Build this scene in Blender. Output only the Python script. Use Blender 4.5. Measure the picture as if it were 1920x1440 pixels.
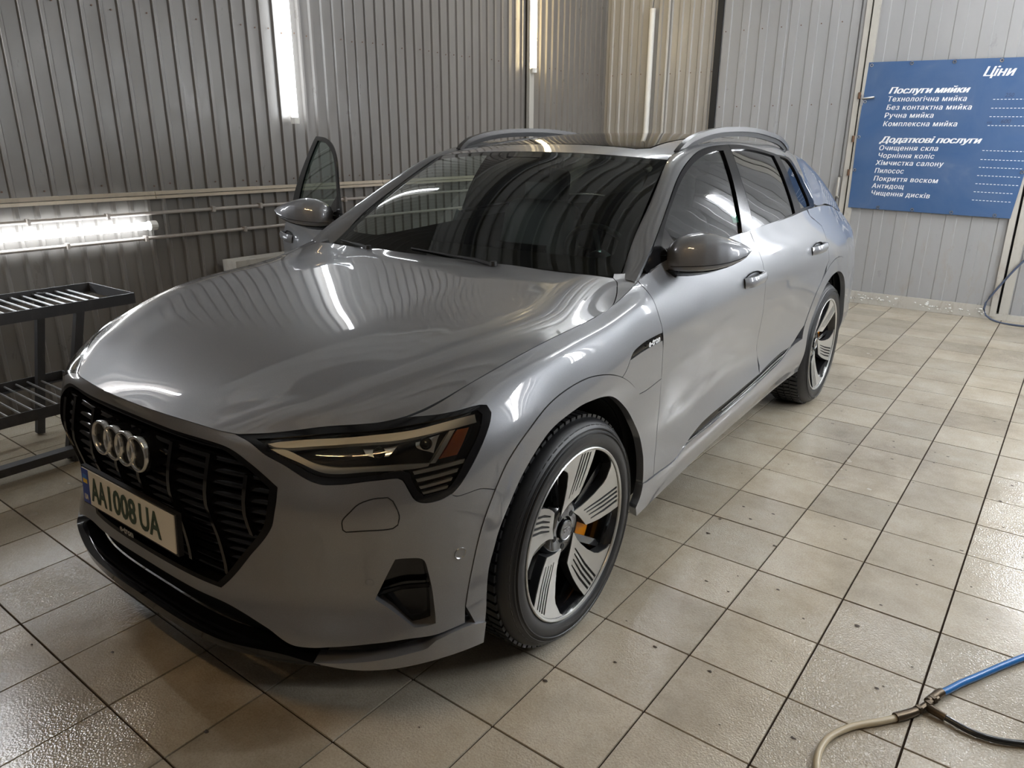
import bpy, bmesh, math, random
import numpy as np
from mathutils import Vector, Matrix, geometry
random.seed(7)
for o in list(bpy.data.objects): bpy.data.objects.remove(o, do_unlink=True)
SC=bpy.context.scene; COL=SC.collection
# ================= camera, world, exposure, room lamps =================
cam_d=bpy.data.cameras.new('camera'); cam=bpy.data.objects.new('camera',cam_d); COL.objects.link(cam)
cam_d.sensor_fit='HORIZONTAL'; cam_d.sensor_width=36; cam_d.lens=1373.43/1920*36; cam_d.clip_start=.05; cam_d.clip_end=60
def cam_matrix(yaw,pit,rol,loc):
    f=Vector((math.sin(yaw)*math.cos(pit),math.cos(yaw)*math.cos(pit),math.sin(pit)))
    r=Vector((math.cos(yaw),-math.sin(yaw),0)); u=r.cross(f)
    r2=r*math.cos(rol)+u*math.sin(rol); u2=-r*math.sin(rol)+u*math.cos(rol)
    return Matrix(((r2.x,u2.x,-f.x,loc[0]),(r2.y,u2.y,-f.y,loc[1]),(r2.z,u2.z,-f.z,loc[2]),(0,0,0,1)))
cam.matrix_world=cam_matrix(-.635121,-.319427,.004469,(2.01769,-1.80874,1.57902))
SC.camera=cam
world=bpy.data.worlds.new('world'); SC.world=world; world.use_nodes=True
world.node_tree.nodes['Background'].inputs[0].default_value=(.5,.52,.6,1); world.node_tree.nodes['Background'].inputs[1].default_value=.02
SC.view_settings.view_transform='Standard'; SC.view_settings.look='None'; SC.view_settings.gamma=1
SC.view_settings.use_curve_mapping=False; SC.view_settings.exposure=0.53
TUBE=42          # radiance of a white LED tube
# the room is turned by a hair against the car
RA=-.016424
def room(x,y,z=0): return Vector((x*math.cos(RA)-y*math.sin(RA), x*math.sin(RA)+y*math.cos(RA), z))
XL,XR,YB,YF,ZC=-2.83,3.35,6.44,-4.2,3.9
# ================= materials =================
def mat(name,col=(.5,.5,.5),rough=.5,metal=0.,coat=0.,emit=None,es=1.,spec=.5,coat_rough=.03):
    m=bpy.data.materials.new(name); m.use_nodes=True; b=m.node_tree.nodes['Principled BSDF']
    b.inputs['Base Color'].default_value=(*col,1); b.inputs['Roughness'].default_value=rough; b.inputs['Metallic'].default_value=metal
    b.inputs['Coat Weight'].default_value=coat; b.inputs['Coat Roughness'].default_value=coat_rough; b.inputs['Specular IOR Level'].default_value=spec
    if emit: b.inputs['Emission Color'].default_value=(*emit,1); b.inputs['Emission Strength'].default_value=es
    return m
def N(m,t,**k):
    n=m.node_tree.nodes.new(t)
    for a,v in k.items():
        if hasattr(n,a): setattr(n,a,v)
    return n
def L(m,a,b): m.node_tree.links.new(a,b)
def noise(m,scale,detail=4,rough=.6,dist=0,coord='Object',sc=(1,1,1)):
    tc=N(m,'ShaderNodeTexCoord'); mp=N(m,'ShaderNodeMapping'); mp.inputs['Scale'].default_value=sc
    n=N(m,'ShaderNodeTexNoise'); n.inputs['Scale'].default_value=scale; n.inputs['Detail'].default_value=detail; n.inputs['Roughness'].default_value=rough; n.inputs['Distortion'].default_value=dist
    L(m,tc.outputs[coord],mp.inputs[0]); L(m,mp.outputs[0],n.inputs['Vector']); return n
def ramp(m,src,stops):
    r=N(m,'ShaderNodeValToRGB'); e=r.color_ramp.elements
    while len(e)<len(stops): e.new(.5)
    for i,(p,c) in enumerate(stops): e[i].position=p; e[i].color=(*c,1) if len(c)==3 else c
    L(m,src,r.inputs[0]); return r
def bsdf(m): return m.node_tree.nodes['Principled BSDF']
def bump(m,src,strength,dist=.01):
    b=N(m,'ShaderNodeBump'); b.inputs['Strength'].default_value=strength; b.inputs['Distance'].default_value=dist
    L(m,src,b.inputs['Height']); L(m,b.outputs[0],bsdf(m).inputs['Normal']); return b
def mixc(m,fac,a,b,mode='MIX'):
    x=N(m,'ShaderNodeMix',data_type='RGBA',blend_type=mode)
    for s,v in ((x.inputs[0],fac),(x.inputs[6],a),(x.inputs[7],b)):
        if isinstance(v,(int,float)): s.default_value=v
        elif isinstance(v,tuple): s.default_value=(*v,1)
        else: L(m,v,s)
    return x.outputs[2]
def paint_mat():
    m=mat('grey_metallic_paint',(.20,.20,.21),.46,.52,1.,coat_rough=.02); bsdf(m).inputs['Coat IOR'].default_value=1.95
    f=noise(m,900,1,.5); r=ramp(m,f.outputs[0],[(.3,(.178,.183,.197)),(.7,(.225,.231,.246))]); L(m,r.outputs[0],bsdf(m).inputs['Base Color'])
    # streaks of drying water leave the coat uneven
    s=noise(m,3.2,5,.65,.6,sc=(1,.6,1)); rr=ramp(m,s.outputs[0],[(.45,(.016,)*3),(.75,(.05,)*3)]); L(m,rr.outputs[0],bsdf(m).inputs['Coat Roughness'])
    return m
def glass_mat(name,tint,refl=1.):
    m=bpy.data.materials.new(name); m.use_nodes=True; nt=m.node_tree; nt.nodes.clear()
    o=nt.nodes.new('ShaderNodeOutputMaterial'); t=nt.nodes.new('ShaderNodeBsdfTransparent'); g=nt.nodes.new('ShaderNodeBsdfGlossy'); x=nt.nodes.new('ShaderNodeMixShader'); f=nt.nodes.new('ShaderNodeFresnel')
    t.inputs[0].default_value=(*tint,1); g.inputs[0].default_value=(refl,refl,refl,1); g.inputs['Roughness'].default_value=.012; f.inputs[0].default_value=1.55
    nt.links.new(f.outputs[0],x.inputs[0]); nt.links.new(t.outputs[0],x.inputs[1]); nt.links.new(g.outputs[0],x.inputs[2]); nt.links.new(x.outputs[0],o.inputs[0]); return m
M={}
M['paint']=paint_mat()
M['gloss_black']=mat('gloss_black_plastic',(.004,.004,.005),.10,0,.0)
M['trim_black']=mat('window_trim_black',(.006,.006,.007),.12,0,0,spec=.12)
M['black']=mat('dull_black_plastic',(.008,.008,.009),.6)
M['void']=mat('dark_cavity',(.004,.004,.004),.9)
M['chrome']=mat('chrome_trim',(.72,.71,.68),.14,1)
M['satin']=mat('satin_silver',(.55,.55,.56),.28,1)
M['rubber']=mat('tyre_rubber',(.013,.013,.014),.45)
M['wheel_black']=mat('gloss_black_wheel',(.007,.007,.008),.15,0,.5)
M['alu']=mat('machined_aluminium',(.62,.62,.60),.30,.8)
M['steel']=mat('brake_steel',(.32,.32,.32),.35,.9)
M['caliper']=mat('orange_caliper_paint',(.78,.27,.01),.3,0,.4)
M['glass']=glass_mat('windscreen_glass',(.42,.50,.47))
M['glass_side']=glass_mat('side_glass',(.30,.40,.36))
M['privacy']=glass_mat('privacy_glass',(.025,.028,.034))
M['lens']=glass_mat('headlight_lens',(.93,.94,.93),.9)
M['guide']=mat('light_guide',(.85,.83,.76),.22,0,.3)
M['amber']=mat('amber_reflector',(.80,.17,.012),.25,0,.5)
M['plate']=mat('plate_white',(.80,.76,.66),.4,0,.2)
M['plate_blue']=mat('plate_blue',(.02,.06,.35),.4)
M['flag_blue']=mat('flag_blue',(.03,.18,.55),.4)
M['yellow']=mat('flag_yellow',(.85,.55,.03),.4)
M['ink_green']=mat('dark_green_ink',(.015,.045,.02),.4)
M['interior']=mat('charcoal_interior',(.018,.018,.02),.6)
M['seat']=mat('grey_leather',(.045,.044,.043),.5)
M['white_plastic']=mat('white_plastic',(.78,.77,.73),.4)
M['rail_grey']=mat('dark_satin_rail',(.07,.068,.066),.3,.7)
M['roof_glass']=mat('black_roof_glass',(.008,.008,.009),.05,0,0,spec=.3)
M['sticker']=mat('pale_green_sticker',(.35,.72,.55),.5)
M['disc_white']=mat('white_print',(.83,.84,.86),.6)
M['scribble']=mat('marker_scribble',(.05,.07,.14),.7)
def sheet_mat(name,c1,c2,dirt,rough=.32,metal=.0,low=.9):
    m=mat(name,c1,rough,metal)
    a=noise(m,1.1,6,.65,.4,sc=(1,1,.35)); r=ramp(m,a.outputs[0],[(.3,c1),(.7,c2)])
    d=noise(m,9,7,.75,.3,sc=(1,1,.4)); dr=ramp(m,d.outputs[0],[(.52,(0,0,0)),(.78,(1,1,1))])
    g=N(m,'ShaderNodeNewGeometry'); sx=N(m,'ShaderNodeSeparateXYZ'); L(m,g.outputs['Position'],sx.inputs[0])
    mr=N(m,'ShaderNodeMapRange'); mr.inputs[1].default_value=low+.9; mr.inputs[2].default_value=0; mr.inputs[3].default_value=.12; mr.inputs[4].default_value=.75; L(m,sx.outputs[2],mr.inputs[0])
    ml=N(m,'ShaderNodeMath',operation='MULTIPLY'); L(m,dr.outputs[0],ml.inputs[0]); L(m,mr.outputs[0],ml.inputs[1])
    c=mixc(m,ml.outputs[0],r.outputs[0],dirt); L(m,c,bsdf(m).inputs['Base Color'])
    rr=ramp(m,d.outputs[0],[(.3,(rough-.08,)*3),(.8,(rough+.25,)*3)]); L(m,rr.outputs[0],bsdf(m).inputs['Roughness'])
    return m
M['sheet']=sheet_mat('grey_beige_sheet',(.155,.141,.126),(.20,.186,.17),(.16,.125,.09))
M['sheet_warm']=sheet_mat('cream_sheet',(.31,.29,.26),(.37,.35,.315),(.30,.25,.19))
M['gate']=sheet_mat('grey_gate_sheet',(.30,.30,.30),(.35,.35,.35),(.30,.26,.2))
M['frame']=sheet_mat('pale_gate_frame',(.42,.40,.36),(.50,.48,.43),(.20,.12,.06))
M['rail']=sheet_mat('beige_cable_duct',(.45,.38,.28),(.52,.45,.35),(.2,.14,.08))
M['pipe']=sheet_mat('grey_pipe',(.33,.29,.26),(.42,.38,.34),(.14,.09,.05))
M['ceiling']=sheet_mat('ceiling_sheet',(.50,.50,.48),(.56,.56,.54),(.3,.28,.24))
M['beam']=mat('ceiling_beam_paint',(.10,.10,.10),.6)
M['dark_metal']=sheet_mat('dark_painted_steel',(.035,.035,.038),(.055,.055,.058),(.12,.11,.1),.45)
M['rod']=mat('bare_steel_rod',(.42,.42,.42),.35,.8)
M['rust']=mat('rusty_bolt',(.13,.07,.04),.8)
def tile_mat():
    m=mat('wet_beige_tile',(.3,.27,.22),.35,spec=.75)
    oi=N(m,'ShaderNodeObjectInfo')
    a=noise(m,2.3,6,.62,.5,coord='Object'); 
    g=N(m,'ShaderNodeNewGeometry'); n1=N(m,'ShaderNodeTexNoise'); n1.inputs['Scale'].default_value=1.7; n1.inputs['Detail'].default_value=7; n1.inputs['Roughness'].default_value=.7; L(m,g.outputs['Position'],n1.inputs['Vector'])
    n2=N(m,'ShaderNodeTexNoise'); n2.inputs['Scale'].default_value=150; n2.inputs['Detail'].default_value=5; n2.inputs['Roughness'].default_value=.75; L(m,g.outputs['Position'],n2.inputs['Vector'])
    r=ramp(m,n1.outputs[0],[(.28,(.29,.245,.18)),(.5,(.44,.385,.30)),(.72,(.54,.495,.41))])
    s=ramp(m,n2.outputs[0],[(.33,(.80,.78,.75)),(.55,(1,1,1)),(.75,(1.05,1.05,1.04))])
    c=mixc(m,1.,r.outputs[0],s.outputs[0],'MULTIPLY')
    v=N(m,'ShaderNodeHueSaturation'); mr=N(m,'ShaderNodeMapRange'); mr.inputs[3].default_value=.86; mr.inputs[4].default_value=1.12; L(m,oi.outputs['Random'],mr.inputs[0]); L(m,mr.outputs[0],v.inputs['Value']); L(m,c,v.inputs['Color']); L(m,v.outputs[0],bsdf(m).inputs['Base Color'])
    # water film: smooth and rippled where wet, matt where dry
    w=N(m,'ShaderNodeTexNoise'); w.inputs['Scale'].default_value=.85; w.inputs['Detail'].default_value=5; w.inputs['Roughness'].default_value=.62; L(m,g.outputs['Position'],w.inputs['Vector'])
    wr=ramp(m,w.outputs[0],[(.34,(.28,)*3),(.48,(.15,)*3),(.62,(.07,)*3)]); L(m,wr.outputs[0],bsdf(m).inputs['Roughness'])
    b=N(m,'ShaderNodeTexNoise'); b.inputs['Scale'].default_value=130; b.inputs['Detail'].default_value=3; b.inputs['Roughness'].default_value=.6; L(m,g.outputs['Position'],b.inputs['Vector'])
    b2=N(m,'ShaderNodeTexNoise'); b2.inputs['Scale'].default_value=22; b2.inputs['Detail'].default_value=4; L(m,g.outputs['Position'],b2.inputs['Vector'])
    ad=N(m,'ShaderNodeMath',operation='ADD'); L(m,b.outputs[0],ad.inputs[0]); L(m,b2.outputs[0],ad.inputs[1])
    vo=N(m,'ShaderNodeTexVoronoi',feature='SMOOTH_F1'); vo.inputs['Scale'].default_value=170; vo.inputs['Smoothness'].default_value=.4; L(m,g.outputs['Position'],vo.inputs['Vector'])
    b1=N(m,'ShaderNodeBump'); b1.inputs['Strength'].default_value=.16; b1.inputs['Distance'].default_value=.0035; L(m,ad.outputs[0],b1.inputs['Height'])
    dm=ramp(m,w.outputs[0],[(.40,(0,0,0)),(.60,(1,1,1))])
    b3=N(m,'ShaderNodeBump'); b3.inputs['Distance'].default_value=.0026; ds=N(m,'ShaderNodeMath',operation='MULTIPLY'); ds.inputs[1].default_value=.45; L(m,dm.outputs[0],ds.inputs[0]); L(m,ds.outputs[0],b3.inputs['Strength']); L(m,vo.outputs['Distance'],b3.inputs['Height']); L(m,b1.outputs[0],b3.inputs['Normal']); L(m,b3.outputs[0],bsdf(m).inputs['Normal'])
    bsdf(m).inputs['Coat Weight'].default_value=.0
    return m
M['tile']=tile_mat()
gm=mat('dark_grout',(.03,.019,.012),.9,spec=.1); M['grout']=gm
M['speck']=mat('brown_mud_speck',(.05,.033,.02),.6)
bm_=mat('blue_banner_vinyl',(.045,.14,.36),.42)
_n=noise(bm_,2.2,5,.6,.8); _r=ramp(bm_,_n.outputs[0],[(.3,(.036,.095,.225)),(.6,(.062,.118,.24)),(.8,(.12,.165,.27))]); L(bm_,_r.outputs[0],bsdf(bm_).inputs['Base Color']); M['banner']=bm_
M['hose_beige']=mat('beige_rubber_hose',(.50,.42,.28),.4); M['hose_blue']=mat('blue_hose',(.01,.14,.42),.3,0,.4); M['hose_black']=mat('black_hose',(.01,.01,.011),.3,0,.4); M['hose_grey']=mat('thin_blue_grey_hose',(.06,.08,.13),.5)
M['brass']=mat('dark_brass',(.10,.075,.05),.35,.8)
M['foam']=mat('white_foam',(.75,.75,.72),.6)
M['led']=mat('white_led_tube',(.9,.9,.9),.4,emit=(.92,.95,1.),es=TUBE*1.3)
M['led_bright']=mat('bright_led_tube',(.9,.9,.9),.4,emit=(.90,.95,1.),es=TUBE*2.8)
M['led_dim']=mat('white_led_tube_dim',(.9,.9,.9),.4,emit=(.88,.94,1.),es=TUBE*.34)  # same kind of tube, dimmed so its glow on the wall stays small
M['led_warm']=mat('warm_led_tube',(.9,.8,.6),.4,emit=(1.,.80,.45),es=TUBE*.55)
M['fill_amber']=mat('warm_fill_tube',(.9,.8,.6),.4,emit=(1.,.68,.36),es=TUBE*1.5)
M['casing']=mat('lamp_casing',(.75,.73,.68),.45)
# ================= helpers =================
def tag(o,label=None,cat=None,group=None,kind=None):
    if label:o['label']=label
    if cat:o['category']=cat
    if group:o['group']=group
    if kind:o['kind']=kind
    return o
def empty(name,loc=(0,0,0),label=None,cat=None,parent=None,group=None):
    o=bpy.data.objects.new(name,None); COL.objects.link(o); o.location=loc; o.empty_display_size=.1
    if parent: o.parent=parent
    return tag(o,label,cat,group)
def mk(name,V,F,m,parent=None,smooth=False,normals=None,label=None):
    me=bpy.data.meshes.new(name); me.from_pydata([tuple(map(float,v)) for v in V],[],[tuple(map(int,f)) for f in F]); me.update()
    if m is not None: me.materials.append(M[m] if isinstance(m,str) else m)
    o=bpy.data.objects.new(name,me); COL.objects.link(o)
    if smooth is True: me.polygons.foreach_set('use_smooth',[True]*len(me.polygons))
    elif isinstance(smooth,(list,tuple)): me.polygons.foreach_set('use_smooth',smooth)
    if normals is not None:
        nn=np.array(normals,float); nn/=np.maximum(np.linalg.norm(nn,axis=1),1e-9)[:,None]
        me.normals_split_custom_set_from_vertices([tuple(a) for a in nn])
    if parent: o.parent=parent
    if label:o['label']=label
    return o
def auto(o,ang=35):
    me=o.data; me.polygons.foreach_set('use_smooth',[True]*len(me.polygons))
    bm=bmesh.new(); bm.from_mesh(me)
    for e in bm.edges:
        if len(e.link_faces)==2 and e.calc_face_angle(0)>math.radians(ang): e.smooth=False
    bm.to_mesh(me); bm.free(); return o
class MB:
    def __init__(s): s.V=[];s.F=[]
    def add(s,V,F):
        b=len(s.V); s.V+= [tuple(v) for v in V]; s.F+=[tuple(i+b for i in f) for f in F]; return s
    def box(s,lo,hi,mx=None,bev=0):
        x0,y0,z0=lo;x1,y1,z1=hi
        V=[(x0,y0,z0),(x1,y0,z0),(x1,y1,z0),(x0,y1,z0),(x0,y0,z1),(x1,y0,z1),(x1,y1,z1),(x0,y1,z1)]
        if mx: V=[tuple(mx@Vector(v)) for v in V]
        return s.add(V,[(0,3,2,1),(4,5,6,7),(0,1,5,4),(1,2,6,5),(2,3,7,6),(3,0,4,7)])
    def tube(s,P,r,n=8,cap=True,sq=None):
        P=[Vector(p) for p in P]; k=len(P); V=[];up=Vector((0,0,1))
        rs=r if isinstance(r,(list,tuple)) else [r]*k
        for i,p in enumerate(P):
            t=(P[min(i+1,k-1)]-P[max(i-1,0)]).normalized()
            a=t.cross(up) if abs(t.z)<.95 else t.cross(Vector((0,1,0))); a.normalize(); b=a.cross(t).normalized()
            for j in range(n):
                w=2*math.pi*j/n+(math.pi/n if sq else 0); ca,sa=math.cos(w),math.sin(w)
                if sq: V.append(p+a*ca*sq[0]*1.414+b*sa*sq[1]*1.414)
                else: V.append(p+(a*ca+b*sa)*rs[i])
        F=[(i*n+j,i*n+(j+1)%n,(i+1)*n+(j+1)%n,(i+1)*n+j) for i in range(k-1) for j in range(n)]
        if cap: F+=[tuple(range(n))[::-1],tuple(range((k-1)*n,k*n))]
        return s.add(V,F)
    def lathe(s,prof,mx,n=48,close=False):
        V=[]
        for x,r in prof:
            for j in range(n):
                w=2*math.pi*j/n; V.append(tuple(mx@Vector((x,r*math.cos(w),r*math.sin(w)))))
        k=len(prof); F=[(i*n+j,(i+1)*n+j,(i+1)*n+(j+1)%n,i*n+(j+1)%n) for i in range(k-1) for j in range(n)]
        return s.add(V,F)
    def grid(s,fn,nu,nv):
        V=[fn(i/nu,j/nv) for i in range(nu+1) for j in range(nv+1)]
        return s.add(V,[(i*(nv+1)+j,(i+1)*(nv+1)+j,(i+1)*(nv+1)+j+1,i*(nv+1)+j+1) for i in range(nu) for j in range(nv)])
    def extr(s,P,depth):
        """polygon P (3d, ordered) extruded by vector depth"""
        n=len(P);V=[Vector(p) for p in P];V+=[v+Vector(depth) for v in V]
        return s.add(V,[tuple(range(n))[::-1],tuple(range(n,2*n))]+[(i,(i+1)%n,n+(i+1)%n,n+i) for i in range(n)])
    def obj(s,name,m,parent=None,sm=None,label=None):
        o=mk(name,s.V,s.F,m,parent,label=label)
        bm=bmesh.new(); bm.from_mesh(o.data); bmesh.ops.recalc_face_normals(bm,faces=bm.faces); bm.to_mesh(o.data); bm.free()
        if sm: auto(o,sm)
        return o
def curve(P,n=12):
    P=np.array(P,float); c=Curve(P); return c(np.linspace(0,1,n))
def dup(o,parent=None,deep=True):
    c=o.copy(); COL.objects.link(c); c.parent=parent
    if parent: c.matrix_parent_inverse=o.matrix_parent_inverse.copy()
    if deep:
        for ch in list(o.children): dup(ch,c)
    return c
def text_obj(name,body,size,m,parent,origin,right,up,align='LEFT',shear=0,extr=.0006,xs=1.,weight=0.,space=1.,fat=0.):
    cu=bpy.data.curves.new(name,'FONT'); cu.body=body; cu.size=1; cu.align_x=align; cu.extrude=extr/size; cu.offset=weight/size; cu.space_character=space; cu.resolution_u=3
    def mesh_of(s):
        cu.body=s; t=bpy.data.objects.new(name,cu); COL.objects.link(t)
        dg=bpy.context.evaluated_depsgraph_get(); m_=bpy.data.meshes.new_from_object(t.evaluated_get(dg)); bpy.data.objects.remove(t); return m_
    # the font's small cyrillic en does not fill: build it from two stems and a bar
    en=[i for i,c in enumerate(body) if c=='н']; sub=body.replace('н','п'); rng=[]
    for i in en:
        xr=max(v.co.x for v in mesh_of(sub[:i+1]).vertices); rng.append((xr-.433,xr))
    me=mesh_of(sub)
    if rng:
        bm=bmesh.new(); bm.from_mesh(me); bmesh.ops.delete(bm,geom=[v for v in bm.verts if any(p-.01<v.co.x<q+.01 for p,q in rng)],context='VERTS')
        z=extr/size
        for p,q in rng:
            for x0,x1,y0,y1 in ((p,p+.088,0,.542),(q-.088,q,0,.542),(p+.088,q-.088,.238,.319)):
                vs=[bm.verts.new((x,y,zz)) for zz in (-z,z) for x,y in ((x0,y0),(x1,y0),(x1,y1),(x0,y1))]
                for f in ((3,2,1,0),(4,5,6,7),(0,1,5,4),(1,2,6,5),(2,3,7,6),(3,0,4,7)): bm.faces.new([vs[k] for k in f])
        bm.to_mesh(me); bm.free()
    r=Vector(right).normalized();u=Vector(up).normalized();n=r.cross(u)
    for v in me.vertices: v.co*=size
    for v in me.vertices: v.co=Vector(origin)+r*(v.co.x+shear*v.co.y)*xs+u*v.co.y+n*v.co.z
    if fat:
        k=len(me.vertices); Vs=[v.co.copy() for v in me.vertices]; Fs=[tuple(f.vertices) for f in me.polygons]; me=bpy.data.meshes.new(name)
        V2=[];F2=[]
        for q in range(3):
            for f in Fs: F2.append(tuple(i+len(V2) for i in f))
            V2+=[tuple(v+r*fat*(q-1)+n*.00005*q) for v in Vs]
        me.from_pydata(V2,[],F2)
    me.materials.clear(); me.materials.append(M[m]); o=bpy.data.objects.new(name,me); COL.objects.link(o)
    if parent:o.parent=parent
    return o
# ---- panels cut from a smooth surface ----
def smooth_poly(P,closed=True,ang=38,d=.012):
    P=[np.array(p,float) for p in P]; n=len(P); out=[]
    def corner(i):
        if not closed and (i==0 or i==n-1): return True
        a=P[i]-P[i-1];b=P[(i+1)%n]-P[i]
        la,lb=np.linalg.norm(a),np.linalg.norm(b)
        if la<1e-9 or lb<1e-9: return True
        return math.degrees(math.acos(np.clip(a@b/la/lb,-1,1)))>ang
    C=[corner(i) for i in range(n)]
    for i in range(n if closed else n-1):
        p1,p2=P[i],P[(i+1)%n]; L_=np.linalg.norm(p2-p1); k=max(1,int(round(L_/d)))
        m1=(p2-p1) if C[i] else (p2-P[i-1])/(L_+np.linalg.norm(p1-P[i-1]))*L_
        j=(i+1)%n; q=P[(i+2)%n]; m2=(p2-p1) if C[j] else (q-p1)/(L_+np.linalg.norm(q-p2))*L_
        for s_ in range(k):
            x=s_/k; out.append((2*x**3-3*x**2+1)*p1+(x**3-2*x**2+x)*m1+(-2*x**3+3*x**2)*p2+(x**3-x**2)*m2)
    if not closed: out.append(P[-1])
    return np.array(out)
def inside(pts,poly):
    x,y=pts[:,0][:,None],pts[:,1][:,None]; a=poly; b=np.roll(poly,-1,0)
    c=((a[:,1]>y)!=(b[:,1]>y))&(x<(b[:,0]-a[:,0])*(y-a[:,1])/np.where(b[:,1]==a[:,1],1e-12,b[:,1]-a[:,1])+a[:,0])
    return c.sum(1)%2==1
def area(P): a=P;b=np.roll(P,-1,0); return .5*np.sum(a[:,0]*b[:,1]-b[:,0]*a[:,1])
def inset_poly(P,k,fix,ax=0):
    s=1 if area(P)>0 else -1; a=np.roll(P,1,0);b=np.roll(P,-1,0); t=b-a; t/=np.maximum(np.linalg.norm(t,axis=1),1e-9)[:,None]
    nrm=np.stack([-t[:,1],t[:,0]],1)*s; out=P+nrm*k
    f=fix(P); out[f,ax]=P[f,ax]; return out
def panel(name,S,outline,parent,m,holes=(),off=0.,d=.022,flange=.014,inset=.0014,side='L',ang=38,zero='u',label=None,hflange=None,dd=.011,raw=False):
    ax=0 if zero=='u' else 1
    fix=(lambda P:np.abs(P[:,ax])<1e-4) if side=='B' else (lambda P:np.zeros(len(P),bool))
    O=np.array(outline,float) if raw else smooth_poly(outline,True,ang,dd)
    O=inset_poly(O,inset,fix,ax); Hs=[inset_poly(smooth_poly(h,True,ang,dd),-inset,fix,ax) for h in holes]
    lo,hi=O.min(0),O.max(0); g=np.stack(np.meshgrid(np.arange(lo[0]+d/2,hi[0],d),np.arange(lo[1]+d/2,hi[1],d),indexing='ij'),-1).reshape(-1,2)
    g=g[inside(g,O)]
    bnd=[O]+Hs
    for h in Hs: g=g[~inside(g,h)]
    allb=np.concatenate(bnd)
    if len(g):
        keep=np.ones(len(g),bool)
        for c0 in range(0,len(g),2000):
            dm=np.sqrt(((g[c0:c0+2000,None]-allb[None])**2).sum(-1)).min(1); keep[c0:c0+2000]=dm>d*.45
        g=g[keep]
    pts=np.concatenate([allb,g]) if len(g) else allb
    E=[];b=0
    for P in bnd: E+=[(b+i,b+(i+1)%len(P)) for i in range(len(P))]; b+=len(P)
    vv,ee,ff,_,_,_=geometry.delaunay_2d_cdt([Vector(p) for p in pts],E,[],0,1e-7)
    uv=np.array([(v.x,v.y) for v in vv]); F=np.array([tuple(f) for f in ff if len(f)==3]); cen=uv[F].mean(1)
    k=inside(cen,O)
    for h in Hs: k&=~inside(cen,h)
    F=F[k]; sg=S.sign
    P3=S(uv[:,0],uv[:,1]); N3=S.normal(uv[:,0],uv[:,1])*sg
    if side=='B': z=np.abs(uv[:,ax])<2e-3; N3[z,0]=0; P3[z,0]=0
    offv=off(uv,P3) if callable(off) else off
    P3=P3+N3*(offv[:,None] if callable(off) else offv)
    a,b_,c=P3[F[:,0]],P3[F[:,1]],P3[F[:,2]]; fn=np.cross(b_-a,c-a); fl=(fn*N3[F[:,0]]).sum(1)<0; F[fl]=F[fl][:,::-1]
    V=list(P3);NN=list(N3);FF=[tuple(f) for f in F]
    for q,P in enumerate(bnd):
        fz=flange if q==0 else (hflange if hflange is not None else flange)
        if not fz: continue
        p=S(P[:,0],P[:,1]); n=S.normal(P[:,0],P[:,1])*sg
        fx=fix(P)
        if side=='B': p[fx,0]=0; n[fx,0]=0
        if callable(off): p=p+n*off(P,p)[:,None]
        else: p=p+n*off
        cen=p.mean(0); t=np.roll(p,-1,0)-np.roll(p,1,0); w=np.cross(t,n); w/=np.maximum(np.linalg.norm(w,axis=1),1e-9)[:,None]
        s_=(1 if area(P)>0 else -1)*(1 if q==0 else -1)*sg
        # outward in-surface direction from the uv orientation
        base=len(V); V+=list(p)+list(p-n*fz); NN+=list(w*s_)*2; m_=len(P)
        for i in range(m_):
            j=(i+1)%m_
            if fx[i] and fx[j]: continue
            f=(base+i,base+j,base+m_+j,base+m_+i)
            nf=np.cross(V[f[1]]-V[f[0]],V[f[3]]-V[f[0]])
            if nf@NN[f[0]]<0: f=f[::-1]
            FF.append(f)
    V=np.array(V);NN=np.array(NN)
    def mir(V,NN,FF): return V*[-1,1,1],NN*[-1,1,1],[tuple(f)[::-1] for f in FF]
    if side=='R': V,NN,FF=mir(V,NN,FF)
    elif side=='B':
        V2,N2,F2=mir(V,NN,FF); k=len(V); V=np.concatenate([V,V2]);NN=np.concatenate([NN,N2]);FF=FF+[tuple(i+k for i in f) for f in F2]
    return mk(name,V,FF,m,parent,True,NN,label)
def along(A,B_,n): return [tuple(np.array(A)*(1-i/n)+np.array(B_)*i/n) for i in range(n+1)]

# ================= smooth body surfaces =================
# ---------- spline helpers ----------
def nat_coef(t,Y):
    t=np.asarray(t,float);Y=np.asarray(Y,float);n=len(t);h=np.diff(t)
    A=np.zeros((n,n));B=np.zeros((n,)+Y.shape[1:]);A[0,0]=A[-1,-1]=1
    for i in range(1,n-1):
        A[i,i-1]=h[i-1];A[i,i]=2*(h[i-1]+h[i]);A[i,i+1]=h[i]
        B[i]=6*((Y[i+1]-Y[i])/h[i]-(Y[i]-Y[i-1])/h[i-1])
    return np.linalg.solve(A,B.reshape(n,-1)).reshape(B.shape)
def nat_eval(t,Y,Mm,x):
    t=np.asarray(t,float);x=np.asarray(x,float);i=np.clip(np.searchsorted(t,x)-1,0,len(t)-2)
    h=(t[i+1]-t[i]);a=(t[i+1]-x)/h;b=(x-t[i])/h
    s=(Ellipsis,)+(None,)*(Y.ndim-1)
    return a[s]*Y[i]+b[s]*Y[i+1]+((a**3-a)[s]*Mm[i]+(b**3-b)[s]*Mm[i+1])*(h**2)[s]/6
def chord(P):
    P=np.asarray(P,float);return np.concatenate([[0],np.cumsum(np.linalg.norm(np.diff(P,axis=0),axis=1))])
class Curve:
    def __init__(s,P):
        s.P=np.asarray(P,float);s.t=chord(s.P);s.t/=s.t[-1];s.M=nat_coef(s.t,s.P)
    def __call__(s,x): return nat_eval(s.t,s.P,s.M,np.atleast_1d(x))
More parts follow.
